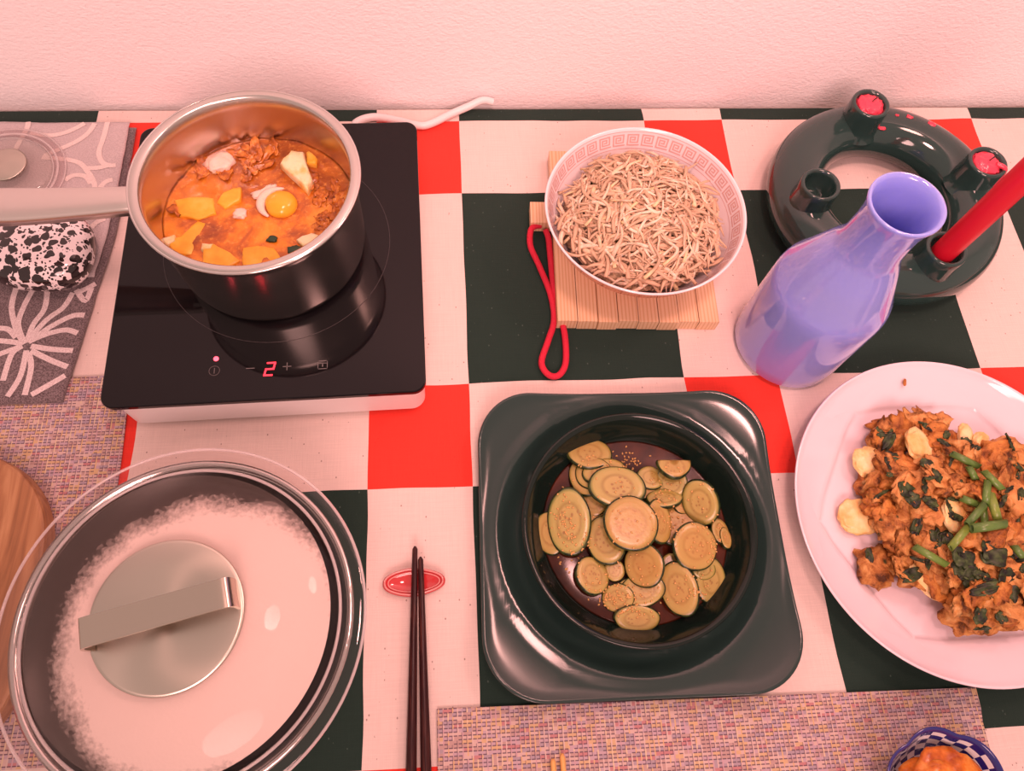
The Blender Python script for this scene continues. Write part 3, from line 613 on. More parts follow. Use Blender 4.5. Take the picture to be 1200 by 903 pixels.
for i in range(14):
    a = rng.uniform(0, 2*pi); r_ = .06*math.sqrt(rng.random()); x, y = r_*cos(a), r_*sin(a)
    tag(ob('scallion_bit', blob_me('scallion_bit', i, .003, .0016, .0009, GREENLEAF, .3, 1.6, ICO2), None, (HC.x+x, HC.y+y, heap_z(x, y)+.0018), (rng.uniform(-.4, .4), rng.uniform(-.4, .4), rng.uniform(0, 6))), 'dark green scrap of scallion among the bean sprouts', 'scallion', 'green scraps on the sprouts')

# ------------------------------------------------------------------ carafe
cf = thing('carafe', 'lilac glass carafe with a wide shoulder and short neck beside the candle ring', 'carafe', (.6795, -.2735, .0006))
po = [(0, .001), (.040, 0), (.0475, .0012), (.0503, .006), (.0505, .02), (.0502, .092), (.0494, .1000), (.0474, .1065), (.0440, .1130), (.0310, .1460), (.0268, .1550), (.0244, .1620), (.0236, .170), (.0230, .185), (.0240, .198), (.0262, .207), (.0272, .2100), (.0270, .2118), (.0258, .2122)]
pi_ = [(.0235, .2095), (.0212, .200), (.0200, .185), (.0202, .170), (.0222, .160), (.0262, .149), (.036, .128), (.043, .109), (.0465, .096), (.0476, .085), (.0476, .012), (.040, .006), (0, .006)]
ob('glass_body', lathe_me('glass_body', po+pi_, LILAC, 96), cf)

# ------------------------------------------------------------------ ring candle holder
RC = Vector((.800, -.131, 0)); rg = thing('candle_ring', 'dark green glazed ring candle holder with four cups near the wall', 'candle holder', (RC.x, RC.y, .0006))
TR, Rr = .0268, .0905
V, F = [], []
for i in range(112):
    a = 2*pi*i/112
    for j in range(40):
        b = 2*pi*j/40; r_ = Rr+TR*cos(b); z = .0252+(.0252 if sin(b) > 0 else .0250)*sin(b); z = max(z, .0012); V.append((r_*cos(a), r_*sin(a), z))
for i in range(112):
    for j in range(40): F.append((i*40+j, ((i+1) % 112)*40+j, ((i+1) % 112)*40+(j+1) % 40, i*40+(j+1) % 40))
ob('ring_body', fixn(mesh('ring_body', V, F, GREENCER)), rg)
CUPR = .0875
CUPS = [98, 8, -80, 188]
cupprof = [(.0250, .040), (.0212, .0455), (.0198, .052), (.0190, .064), (.0190, .0712), (.0182, .0732), (.0162, .0732), (.0148, .0720), (.0142, .069), (.0120, .052), (0, .050)]
for a in CUPS:
    ob('cup', lathe_me('cup', cupprof, GREENCER, 40), rg, (CUPR*cos(R(a)), CUPR*sin(R(a)), -.004))
def on_ring(a, rr_=CUPR): return RC.x+rr_*cos(R(a)), RC.y+rr_*sin(R(a))
x, y = on_ring(-80)
cnd = thing('taper_candle', 'tall red taper candle standing in the front right cup of the ring', 'candle', (x, y, .0478))
ob('wax_body', lathe_me('wax_body', [(0, 0), (.0098, 0), (.0108, .012), (.0109, .20), (.0095, .235), (.004, .245), (0, .246)], WAX, 32), cnd)
ob('wick', tube_me('wick', [(0, 0, .244), (.0005, 0, .250), (.0014, 0, .256)], .0008, RUBBER, 6), cnd)
for a, lb in ((98, 'melted red candle stub in the cup nearest the wall'), (8, 'melted red candle stub with a wax drip in the right cup of the ring')):
    x, y = on_ring(a); st_ = thing('candle_stub', lb, 'candle', (x, y, .0470))
    me = blob_me('wax', a*.31, .0138, .0138, .0080, WAXM, .13, 3.4, ICO4, .85); ob('wax_pool', me, st_, (0, 0, .0165))
    ob('wick', tube_me('wick', [(0, 0, .024), (.001, 0, .0275), (.003, .001, .0285)], .0007, RUBBER, 6), st_)
    if a == 8:
        ob('wax_drip', tube_me('wax_drip', smooth_path([(.006, -.004, .0235), (.0125, -.0085, .0235), (.0150, -.0105, .018), (.0152, -.0115, .004), (.0170, -.0150, -.004)], 6), lambda t_: .0026-.0010*t_+(.0022 if t_ > .93 else 0), WAXM, 8), st_)
for a, rr_, s in ((84, .0875-.012, .004), (66, .094, .0035), (52, .0975, .0045), (74, .0915, .002)):
    x, y = rr_*cos(R(a)), rr_*sin(R(a)); dz = math.sqrt(max(0, 1-((rr_-Rr)/TR)**2))*.0252+.0252
    ob('wax_drop', blob_me('wax_drop', a, s*.7, s, .0009, WAXM, .3, 1.6, ICO2), rg, (x, y, dz+.0002), (0, 0, R(a)))

# ------------------------------------------------------------------ square plate, serving bowl, cucumber salad
PC = Vector((.5065, -.4525, 0)); WC = Vector((.5085, -.4493, 0))
sq = thing('square_plate', 'large square dark green glazed plate with rounded corners under the cucumber bowl', 'plate', (PC.x, PC.y, .0006), R(-.9))
B0 = rrect(.2495, .2490, .048, 14); B = []
for i, p in enumerate(B0):
    q = B0[(i+1) % len(B0)]; n_ = 12 if math.hypot(q[0]-p[0], q[1]-p[1]) > .05 else 1
    B += [(p[0]+(q[0]-p[0])*j/n_, p[1]+(q[1]-p[1])*j/n_) for j in range(n_)]
nb = len(B); V, F = [], []; rows = []
rel = WC-PC
def well_z(d):  # height of the top over distance from the well centre
    if d < .098: return .0055
    if d < .116:
        t_ = (d-.098)/.018; return .0055+.0090*(t_*t_*(3-2*t_))
    return .0145
def ringpt(i, t_):  # t 0: centre .. 1: outline
    bx, by = B[i]; return rel.x+(bx-rel.x)*t_, rel.y+(by-rel.y)*t_
def lift(d): e = max(0, d-.1255); return 3.2*e*e+.17*e  # corners turned up, shaped to catch the wall lamp's glare
ts = [.0, .3, .6]+[.66+.34*j/20 for j in range(20)]
rows = []
for t_ in ts:
    row = []
    for i in range(nb):
        x, y = ringpt(i, t_); d = math.hypot(x-rel.x, y-rel.y)
        if t_ > .8 and d > .116:
            pass
        edge = (1-t_)*math.hypot(B[i][0]-rel.x, B[i][1]-rel.y)
        z = well_z(d)+.0016*max(0, 1-edge/.012)**2+.0035*max(0, (d-.122)/.05)**1.5*(edge/.02 if edge < .02 else 1)*0
        z += lift(d)
        row.append(len(V)); V.append((x, y, z))
    rows.append(row)
def addrow(ins, z): 
    row = []
    for i in range(nb):
        (xa, ya), (xb, yb) = B[i-1], B[(i+1) % nb]; nx_, ny_ = yb-ya, -(xb-xa); l = math.hypot(nx_, ny_) or 1
        row.append(len(V)); V.append((B[i][0]-nx_/l*ins, B[i][1]-ny_/l*ins, z+lift(math.hypot(B[i][0]-rel.x, B[i][1]-rel.y))*(1 if z > .008 else 0)))
    rows.append(row)
addrow(0, .0160); addrow(-.0006, .0150); addrow(-.0003, .0138); addrow(.004, .0105); addrow(.018, .004); addrow(.022, 0); addrow(.10, 0)
for a, b in zip(rows, rows[1:]):
    for i in range(nb): F.append((a[i], a[(i+1) % nb], b[(i+1) % nb], b[i]))
F.append(tuple(rows[-1]))
me = mesh('plate_body', V, F, GREENPLATE); b = bmesh.new(); b.from_mesh(me); bmesh.ops.remove_doubles(b, verts=b.verts, dist=1e-6); bmesh.ops.recalc_face_normals(b, faces=b.faces); b.to_mesh(me); b.free()
ob('plate_body', me, sq)
sbw = thing('serving_bowl', 'round dark green bowl of cucumber salad standing on the square plate', 'bowl', (WC.x, WC.y, .0065))
sbp = [(0, 0), (.064, 0), (.067, .001), (.076, .006), (.0855, .018), (.0925, .0285), (.0942, .0305), (.0944, .0322), (.0932, .0332), (.0912, .0328), (.0890, .0300), (.0832, .0205), (.0778, .0125), (.070, .0062), (.058, .0040), (0, .0040)]
ob('bowl_body', lathe_me('bowl_body', sbp, GREENBOWL, 112), sbw)
tag(ob('soy_dressing', lathe_me('soy_dressing', [(0, 0), (.057, 0), (.0690, .0023), (.0765, .0074), (.0750, .0078), (.05, .0079), (0, .0079)], SOY, 80), loc=(WC.x, WC.y, .0107)), 'dark red brown soy dressing pooled in the green bowl', 'sauce')
CU = [(0.4384, -0.4499, 0.02, 0.023, 0.0336, 200, 18), (0.4538, -0.4422, 0.026, 0.0329, 0.0507, 200, 12), (0.4761, -0.3854, 0.024, 0.0349, 0.03, 90, 20), (0.4701, -0.4057, 0.024, 0.0236, 0.0315, 150, 15), (0.4778, -0.4039, 0.027, 0.0295, 0.0265, 150, 15), (0.4855, -0.4027, 0.029, 0.0334, 0.0216, 120, 15), (0.4765, -0.4246, 0.022, 0.0215, 0.0254, 200, 15), (0.4823, -0.4585, 0.025, 0.0295, 0.0371, 160, 10), (0.5233, -0.419, 0.02, 0.0198, 0.0158, 90, 15), (0.5261, -0.4076, 0.019, 0.0219, 0.0199, 60, 10), (0.5345, -0.4268, 0.025, 0.0293, 0.0176, 90, 25), (0.5261, -0.446, 0.029, 0.0211, 0.0345, 0, 20), (0.5422, -0.4469, 0.021, 0.0369, 0.0369, 90, 8), (0.5497, -0.4311, 0.02, 0.0157, 0.0157, 0, 10), (0.5428, -0.4132, 0.022, 0.0258, 0.0258, 180, 25), (0.5776, -0.4546, 0.018, 0.0146, 0.0195, 0, 12), (0.5813, -0.4604, 0.017, 0.0097, 0.0165, 0, 15), (0.5636, -0.4933, 0.02, 0.0236, 0.034, 300, 15), (0.5584, -0.4842, 0.023, 0.0189, 0.017, 300, 10), (0.5346, -0.4776, 0.018, 0.0153, 0.0134, 200, 10), (0.4875, -0.4818, 0.017, 0.0152, 0.0171, 200, 10), (0.4789, -0.4383, 0.017, 0.0176, 0.0156, 90, 10), (0.488, -0.5032, 0.019, 0.0242, 0.0205, 210, 15), (0.4983, -0.5003, 0.021, 0.0242, 0.0224, 200, 15), (0.5073, -0.4985, 0.024, 0.0326, 0.0242, 200, 12), (0.5009, -0.5191, 0.02, 0.0341, 0.0194, 270, 15), (0.4682, -0.4857, 0.024, 0.0261, 0.0289, 20, 18), (0.5096, -0.4805, 0.031, 0.0298, 0.0317, 190, 28), (0.5358, -0.4993, 0.027, 0.0278, 0.039, 190, 20), (0.5519, -0.4676, 0.031, 0.0349, 0.0359, 330, 9), (0.4943, -0.4175, 0.034, 0.0429, 0.0338, 90, 6), (0.5011, -0.4484, 0.038, 0.0404, 0.0404, 200, 4)]
CUL = {0: 'narrow cucumber slice peeking out at the far left of the salad', 1: 'long oval cucumber slice leaning at the left of the salad', 2: 'cucumber slice at the top left of the heap, alone above the others', 3: 'cucumber slice half hidden below the top left one', 4: 'cucumber slice second in the overlapping stack at upper left', 5: 'cucumber slice just behind the large upper left one', 6: 'cucumber slice tucked under the large upper left one', 7: 'soy stained oval cucumber slice left of the topmost one', 10: 'sesame dusted cucumber slice behind the topmost one to the right', 11: 'cucumber slice standing against the right edge of the topmost one', 12: 'broad pinkish cucumber slice low in the right middle of the heap', 14: 'cucumber slice lying under the upper right wedge', 17: 'cucumber slice at the lower right edge of the dressing', 18: 'cucumber slice peeking below the round right one', 24: 'cucumber slice under the front middle one', 25: 'half moon cucumber slice at the very front of the salad', 26: 'small round cucumber slice with thick dark rind at lower left', 27: 'tilted cucumber slice with a thick dark rind below the topmost one', 28: 'tall oval cucumber slice at the front right of the salad', 29: 'round cucumber slice with speckled seeds right of the middle', 30: 'large pale cucumber slice at the upper left of the heap', 31: 'largest cucumber slice, topmost in the middle of the salad'}
def cuke(rng_, half=False):
    n_ = 40; nr = 5; V, F, mi = [], [], []; a0 = pi if half else 2*pi; ph = rng_.uniform(0, 6)
    r0 = .022
    def out(a): return r0*(1+.025*sin(2*a+ph)+.012*sin(5*a+ph*2))
    th = .0021
    prof_ = [(.0, th), (.35, th), (.7, th), (.93, th*.97), (.985, th*.6), (1., 0), (.985, -th*.6), (.93, -th), (.0, -th)]
    for i in range(n_):
        a = a0*i/(n_-1 if half else n_)-(0 if not half else 0)
        for s, z in prof_: V.append((out(a)*s*cos(a), out(a)*s*sin(a)-(r0*.42 if half else 0), z))
    m_ = len(prof_)
    for i in range(n_-1 if half else n_):
        j = (i+1) % n_
        for q in range(m_-1): F.append((i*m_+q, j*m_+q, j*m_+q+1, i*m_+q+1)); mi.append(1 if 3 <= q <= 6 else 0)
    if half: F += [tuple(range(m_)), tuple(range((n_-1)*m_, n_*m_))]; mi += [0, 0]
    me_ = mesh('cucumber', V, F, [CUKE, SKIN], True, mi); b = bmesh.new(); b.from_mesh(me_)
    bmesh.ops.remove_doubles(b, verts=b.verts, dist=1e-6); bmesh.ops.recalc_face_normals(b, faces=b.faces)
    if half: bmesh.ops.holes_fill(b, edges=b.edges, sides=0)
    b.to_mesh(me_); b.free(); return me_
CMARK = [('the topmost slice', (.5011, -.4484)), ('the round right slice', (.5519, -.4676)), ('the tall front right slice', (.5358, -.4993)), ('the small round lower left slice', (.4682, -.4857)), ('the thick tilted right slice', (.5641, -.4311)), ('the half moon slice', (.5009, -.5191)), ('the large upper left slice', (.4943, -.4175))]; cused = set()
rng = random.Random(3); CM = [cuke(rng) for _ in range(6)]; CH = cuke(rng, True)
for i, (x, y, z, w_, h_, az, tl) in enumerate(CU):
    z = max(z, .0205); tl = min(tl, 14) if z < .024 else tl; w_ *= 1.10; h_ *= 1.10
    tx = R(tl)*cos(R(az-90)); q = Matrix.Rotation(R(tl), 4, Vector((-sin(R(az)), cos(R(az)), 0)))
    # the disc leans so its rind shows on the side az; in-plane spin for variety, then stretched to the seen oval
    M_ = Matrix.Translation((x, y, z)) @ q @ Matrix.Rotation(rng.uniform(-.15, .15), 4, 'Z') @ Matrix.Diagonal((w_/.044, h_/.044, 1.05, 1)) @ Matrix.Rotation(0, 4, 'Z')
    o = ob('cucumber_slice', CM[i % 6]); o.matrix_world = M_
    tag(o, CUL.get(i) or 'half hidden soy soaked cucumber slice '+where((x, y), CMARK, cused), 'cucumber slice', 'cucumber slices in the green bowl')
for (x, y, z, w_, h_, az, tl), lb in zip([(0.5454, -0.403, 0.030, 0.030, 0.0200, 80, 14), (0.5641, -0.4311, 0.027, 0.0300, 0.0400, 215, 30)], ('brown half cut cucumber piece at the upper right edge of the salad', 'thick tilted cucumber slice showing its dark rind at the right')):
    q = Matrix.Rotation(R(tl), 4, Vector((-sin(R(az)), cos(R(az)), 0)))
    half = lb.startswith('brown'); M_ = Matrix.Translation((x, y, z)) @ q @ Matrix.Rotation(R(178 if half else 8), 4, 'Z') @ Matrix.Diagonal((w_/.044, h_/(.026 if half else .044), 1.3 if half else 2.0, 1))
    o = ob('cucumber_slice', CH if half else CM[2]); o.matrix_world = M_; tag(o, lb, 'cucumber slice', 'cucumber slices in the green bowl')
# sesame: scattered seeds past counting
rng = random.Random(8); SV, SF = [], []
dg = bpy.context.evaluated_depsgraph_get(); dg.update()
cl_pts = [(-.020, -.055), (-.012, -.058), (-.030, -.048), (-.052, -.012), (-.060, .006), (.0, .058), (.06, -.02), (.045, -.052), (.02, .02), (.035, .0)]
def drop(x, y):
    hit, loc, n_, *_ = S.ray_cast(dg, Vector((x, y, .12)), Vector((0, 0, -1))); return (loc, n_) if hit else (Vector((x, y, .0225)), Vector((0, 0, 1)))
for i in range(430):
    if rng.random() < .55: cx, cy = rng.choice(cl_pts); x, y = cx+rng.gauss(0, .007), cy+rng.gauss(0, .006)
    else: a = rng.uniform(0, 6.3); r_ = .07*math.sqrt(rng.random()); x, y = r_*cos(a), r_*sin(a)
    if math.hypot(x, y) > .076: continue
    p, n_ = drop(WC.x+x, WC.y+y); qq = n_.to_track_quat('Z', 'X') @ Euler((0, 0, rng.uniform(0, 6))).to_quaternion(); b = len(SV)
    for v_ in ((1, 0, .2), (.3, .6, .2), (-.8, .35, .2), (-.8, -.35, .2), (.3, -.6, .2), (0, 0, .9), (0, 0, -.4)): SV.append(p+qq @ (Vector(v_)*.00125))
    SF += [(b+a_, b+(a_+1) % 5, b+5) for a_ in range(5)]+[(b+(a_+1) % 5, b+a_, b+6) for a_ in range(5)]
tag(ob('sesame_seeds', mesh('sesame_seeds', SV, SF, SESAME)), 'toasted sesame seeds scattered over the cucumber salad', 'sesame', None, 'stuff')

# ------------------------------------------------------------------ white plate with chopped pancake
DP = Vector((.7815, -.4475, 0)); dp = thing('dinner_plate', 'pale pinkish white plate with a hexagonal well holding chopped pancake', 'plate', (DP.x, DP.y, .0006))
NA = 144; V, F, rows = [], [], []
def hexr(a):
    a = (a+pi/6) % (pi/3)-pi/6     # vertices at 0, 60, 120 ...
    s = .101/cos(pi/6-abs(a)); return s-.0035*math.exp(-(a/.12)**2)
fr = [('h', .05, .0070), ('h', .5, .0068), ('h', .955, .0066), ('h', .975, .0070), ('h', .990, .0084), ('h', 1.005, .0098), ('h', 1.035, .0106), ('m', .5, .0165), ('m', .85, .0232), ('m', .96, .0252), ('r', .1362, .0266), ('r', .1374, .0268), ('r', .1380, .0260), ('r', .1370, .0246), ('r', .128, .0205), ('r', .108, .0058), ('r', .085, .0030), ('r', .083, 0), ('r', .076, 0), ('r', .074, .003), ('r', .03, .003)]
for kind, s, z in fr:
    row = []
    for i in range(NA):
        a = 2*pi*i/NA; r_ = hexr(a)*s if kind == 'h' else s if kind == 'r' else hexr(a)*1.035*(1-s)+.1362*s
        row.append(len(V)); V.append((r_*cos(a), r_*sin(a), z))
    rows.append(row)
for a, b in zip(rows, rows[1:]):
    for i in range(NA): F.append((a[i], b[i], b[(i+1) % NA], a[(i+1) % NA]))
F += [tuple(rows[0]), tuple(rows[-1][::-1])]
ob('plate_body', fixn(mesh('plate_body', V, F, PORC)), dp)
YL = [(0.7023, -0.4459, 0.013, 0.0324, 0.0292, 0, 'round yellow battered slice lying alone at the left of the plate'), (0.7195, -0.4008, 0.020, 0.0285, 0.0252, 10, 'pale yellow battered slice at the upper left of the pancake heap'), (0.7595, -0.3902, 0.033, 0.0241, 0.0273, 20, 'oval battered slice standing on top at the back of the heap'), (0.7718, -0.4531, 0.036, 0.0305, 0.0274, 30, 'battered slice in the middle of the heap beside the scallions'), (0.7394, -0.5032, 0.024, 0.0164, 0.0349, 12, 'narrow curved yellow slice at the front of the heap'), (0.8181, -0.3885, 0.030, 0.0166, 0.0129, 0, 'small yellow battered slice at the back right of the heap'), (0.8081, -0.3816, 0.027, 0.0223, 0.0123, 10, 'flat pale battered slice at the very back of the heap')]
for i, (x, y, z, w_, h_, tl, lb) in enumerate(YL):
    me = blob_me('battered_slice', i*1.7+2, w_*.53, h_*.53, .0040, EGGC, .13, 2.2, ICO4, .93)
    tag(ob('battered_slice', me, None, (x, y, z), (R(tl*.6), R(tl*.5), .2*i)), lb, 'fritter', 'battered slices on the plate')
PK = [(0.7062, -0.4879, 0.014, 0.0262, 0.0315), (0.7373, -0.4112, 0.026, 0.036, 0.0283), (0.7409, -0.3848, 0.020, 0.029, 0.0223), (0.7604, -0.3686, 0.018, 0.043, 0.0136), (0.7777, -0.3743, 0.020, 0.0203, 0.0158), (0.7206, -0.4223, 0.018, 0.024, 0.024), (0.7237, -0.4407, 0.020, 0.0322, 0.0193), (0.7316, -0.4566, 0.022, 0.0361, 0.0255), (0.7458, -0.4371, 0.03, 0.0277, 0.0235), (0.7366, -0.4699, 0.022, 0.0358, 0.0189), (0.7871, -0.3855, 0.025, 0.0334, 0.02), (0.7964, -0.4, 0.03, 0.0286, 0.022), (0.7577, -0.4222, 0.034, 0.0257, 0.0214), (0.7736, -0.4256, 0.032, 0.0322, 0.0236), (0.7854, -0.437, 0.036, 0.0297, 0.0191), (0.8245, -0.4085, 0.032, 0.0328, 0.0306), (0.8419, -0.3969, 0.026, 0.0245, 0.02), (0.8251, -0.4386, 0.036, 0.0245, 0.0352), (0.788, -0.4754, 0.04, 0.037, 0.0196), (0.7534, -0.5022, 0.022, 0.031, 0.031), (0.7536, -0.4818, 0.028, 0.0311, 0.0249), (0.7727, -0.4956, 0.034, 0.0307, 0.0307), (0.783, -0.5122, 0.034, 0.0384, 0.0303), (0.7685, -0.5297, 0.022, 0.0345, 0.0244), (0.7948, -0.5256, 0.026, 0.0345, 0.0264), (0.7926, -0.4898, 0.036, 0.0349, 0.0267), (0.8163, -0.4688, 0.034, 0.0251, 0.0293), (0.7306, -0.4917, 0.020, 0.0229, 0.027), (0.8084, -0.5013, 0.034, 0.0205, 0.0307), (0.7692, -0.5147, 0.028, 0.0284, 0.0223), (0.7797, -0.5305, 0.024, 0.0284, 0.0223), (0.8505, -0.4304, 0.03, 0.0325, 0.0368), (0.838, -0.4698, 0.034, 0.0336, 0.0336), (0.8311, -0.4977, 0.03, 0.0331, 0.0331), (0.8537, -0.4075, 0.022, 0.0291, 0.0269), (0.8218, -0.5245, 0.022, 0.0308, 0.0267), (0.858, -0.453, 0.026, 0.0365, 0.0365), (0.8521, -0.4863, 0.024, 0.0358, 0.0337), (0.7863, -0.407, 0.028, 0.0241, 0.0197), (0.7964, -0.45, 0.03, 0.0298, 0.0255), (0.7574, -0.4474, 0.026, 0.0277, 0.0235)]
CRISP = {1, 3, 4, 5, 9, 10, 15, 19, 29, 6}; TEND = {18, 17, 12, 34, 16}
PKL = {0: 'small pancake scrap lying apart at the lower left of the heap', 1: 'reddish crisp pancake piece at the upper left of the heap', 3: 'thin crisp reddish pancake edge at the back left of the heap', 18: 'smooth tan pancake piece in the middle under the scallions', 17: 'smooth tan pancake piece at the right behind the scallions', 22: 'big pancake chunk with greens at the front right of the heap', 19: 'brown folded pancake flap at the front of the heap', 23: 'leafy pancake chunk at the very front of the heap', 5: 'orange crisp pancake piece at the left edge of the heap', 9: 'long brown pancake strip left of the middle', 15: 'orange brown pancake piece at the back right of the heap'}
PMARK = [('the lone left slice', (.7023, -.4459)), ('the upper left battered slice', (.7195, -.4008)), ('the oval battered slice', (.7595, -.3902)), ('the middle battered slice', (.7718, -.4531)), ('the narrow yellow slice', (.7394, -.5032)), ('the small back slice', (.8181, -.3885)), ('the level scallion piece', (.7835, -.4665)), ('the lone scallion piece', (.7374, -.4855)), ('the yellow scallion sliver', (.8073, -.4865)), ('the hollow scallion ring', (.7934, -.42)), ('the thick upright scallion', (.797, -.450)), ('the smooth tan piece', (.788, -.4754)), ('the leafy front chunk', (.7685, -.5297)), ('the thin crisp back edge', (.7604, -.3686)), ('the smooth right piece', (.8251, -.4386)), ('the brown folded flap', (.7534, -.5022))]
pused = set(); lused = set(); hused = set(); fused = set()
rng = random.Random(21)
for i, (x, y, z, w_, h_) in enumerate(PK):
    m_ = PANB if i in CRISP else PANC if i in TEND else PANA
    me = blob_me('pancake_piece', i*2.3+1, w_*.56, h_*.56, .0068 if z < .03 else .0085, m_, .34, 1.9, ICO4 if w_ > .028 else ICO3, .75)
    tag(ob('pancake_piece', me, None, (x, y, z-.001), (rng.uniform(-.3, .3), rng.uniform(-.3, .3), rng.uniform(-.3, .3))), PKL.get(i) or ('crisp reddish pancake chunk ' if i in CRISP else 'smooth tan pancake chunk ' if i in TEND else 'ragged pancake chunk ')+where((x, y), PMARK, pused), 'pancake', 'chopped pancake pieces on the white plate')
FK = [blob_me('pancake_flake', q*5.3, .0105+.002*(q % 3), .0065+.0015*(q % 2), .0022, (PANA, PANB, PANA, PANC)[q % 4], .55, 2.1, ICO3, .8) for q in range(12)]
for q in range(84):
    (x, y, z, w_, h_) = PK[1+q % (len(PK)-1)]; x += rng.uniform(-.5, .5)*w_; y += rng.uniform(-.5, .5)*h_
    if x > .87: continue
    tag(ob('pancake_flake', FK[q % 12], None, (x, y, z+.0045+rng.uniform(-.002, .003)), (rng.uniform(-.5, .5), rng.uniform(-.5, .5), rng.uniform(0, 6.3))), 'small torn pancake flake '+where((x, y), PMARK, fused), 'pancake', 'pancake flakes on the heap')
me = blob_me('pancake_crumbs', 77, .056, .070, .0105, PANA, .14, 2.6, ICO4, .9)
tag(ob('pancake_crumbs', me, None, (.786, -.452, .0255), (0, 0, -.3)), 'mass of pancake crumbs underneath the chopped pieces', 'pancake', None, 'stuff')
LF = [(0.7344, -0.4295, 0.036, 0.0148, 0.0127), (0.7385, -0.4387, 0.036, 0.0148, 0.0105), (0.7518, -0.4417, 0.038, 0.0137, 0.0084), (0.7557, -0.4093, 0.038, 0.0129, 0.0075), (0.7672, -0.4555, 0.043, 0.0072, 0.0124), (0.7851, -0.487, 0.047, 0.0223, 0.0182), (0.759, -0.4716, 0.04, 0.0123, 0.0123), (0.7697, -0.5136, 0.042, 0.0099, 0.0219), (0.7928, -0.504, 0.044, 0.014, 0.012), (0.7377, -0.3846, 0.03, 0.0088, 0.0198), (0.7327, -0.3769, 0.026, 0.0111, 0.0078), (0.7377, -0.4611, 0.034, 0.0083, 0.0167), (0.724, -0.4987, 0.03, 0.0123, 0.0184), (0.765, -0.5328, 0.034, 0.012, 0.012), (0.7863, -0.5341, 0.036, 0.0099, 0.008), (0.7877, -0.3825, 0.034, 0.0088, 0.0055), (0.802, -0.39, 0.038, 0.0088, 0.0088), (0.701, -0.4794, 0.024, 0.0062, 0.0125), (0.7622, -0.489, 0.04, 0.0203, 0.0142), (0.7652, -0.5024, 0.044, 0.0121, 0.0181), (0.8076, -0.4888, 0.044, 0.0122, 0.0102), (0.8278, -0.4398, 0.046, 0.0063, 0.0147), (0.7597, -0.4223, 0.043, 0.0128, 0.0064), (0.7363, -0.3983, 0.036, 0.0152, 0.0076), (0.7517, -0.4684, 0.038, 0.0104, 0.0104), (0.7983, -0.5138, 0.042, 0.012, 0.018), (0.7727, -0.5011, 0.044, 0.016, 0.01), (0.757, -0.4965, 0.038, 0.0122, 0.0122)]
dg = bpy.context.evaluated_depsgraph_get(); dg.update()
for i, (x, y, z, w_, h_) in enumerate(LF):
    p, n_ = drop(x, y); nn = (n_+Vector((0, 0, 1.2))).normalized()
    q = nn.to_track_quat('Z', 'Y') @ Euler((0, 0, rng.uniform(-.4, .4))).to_quaternion()
    tag(ob('leaf_scrap', leaf_me(i, w_*1.15, h_*1.15), None, (p.x, p.y, p.z+.0012), q.to_euler()), 'dark wilted leaf scrap '+where((x, y), PMARK, lused), 'leaf', 'leaf scraps on the pancake')
HS = [leaf_me(60+q, .010+.004*(q % 3), .0035+.0015*(q % 2), WILT, .9) for q in range(9)]
for q in range(44):
    (x, y, z, w_, h_) = PK[1+(q*7) % (len(PK)-1)]; x += rng.uniform(-.5, .5)*w_; y += rng.uniform(-.5, .5)*h_
    if x > .86: continue
    p, n_ = drop(x, y)
    if p.z < .02: continue
    qq = (n_+Vector((0, 0, .6))).normalized().to_track_quat('Z', 'Y') @ Euler((rng.uniform(-.3, .3), 0, rng.uniform(0, 6.3))).to_quaternion()
    tag(ob('herb_strip', HS[q % 9], None, p+Vector((0, 0, .0008)), qq.to_euler()), 'narrow dark herb strip '+where((x, y), PMARK, hused), 'herb', 'herb strips on the pancake')
SC = [((0.7797, -0.4022, 0.046), (0.8021, -0.4142, 0.046), 'scallion piece at the back of the cluster, sloping right'), ((0.7924, -0.4144, 0.048), (0.7944, -0.4254, 0.048), 'short upright scallion ring showing its hollow end'), ((0.7987, -0.4199, 0.047), (0.8087, -0.4365, 0.047), 'scallion piece at the upper right of the cluster'), ((0.7988, -0.4294, 0.05), (0.7902, -0.4478, 0.05), 'bright green scallion piece pointing up in the cluster'), ((0.7751, -0.4407, 0.046), (0.7897, -0.4476, 0.046), 'dark scallion piece at the left of the cluster'), ((0.7891, -0.4483, 0.052), (0.7681, -0.4643, 0.052), 'scallion piece slanting down left at the middle of the cluster'), ((0.7925, -0.4481, 0.049), (0.79, -0.4636, 0.049), 'short dark scallion piece in the middle of the cluster'), ((0.798, -0.4388, 0.053), (0.7959, -0.4621, 0.053), 'thick upright scallion piece at the right of the cluster'), ((0.7685, -0.4678, 0.052), (0.7985, -0.4652, 0.052), 'long level scallion piece at the bottom of the cluster'), ((0.7708, -0.4648, 0.049), (0.7504, -0.4811, 0.049), 'light green scallion piece reaching down left from the cluster'), ((0.7258, -0.4777, 0.037), (0.749, -0.4933, 0.037), 'lone scallion piece at the lower left of the heap'), ((0.8051, -0.4814, 0.048), (0.8095, -0.4916, 0.048), 'yellow green scallion sliver at the right of the heap')]
dg = bpy.context.evaluated_depsgraph_get(); dg.update()
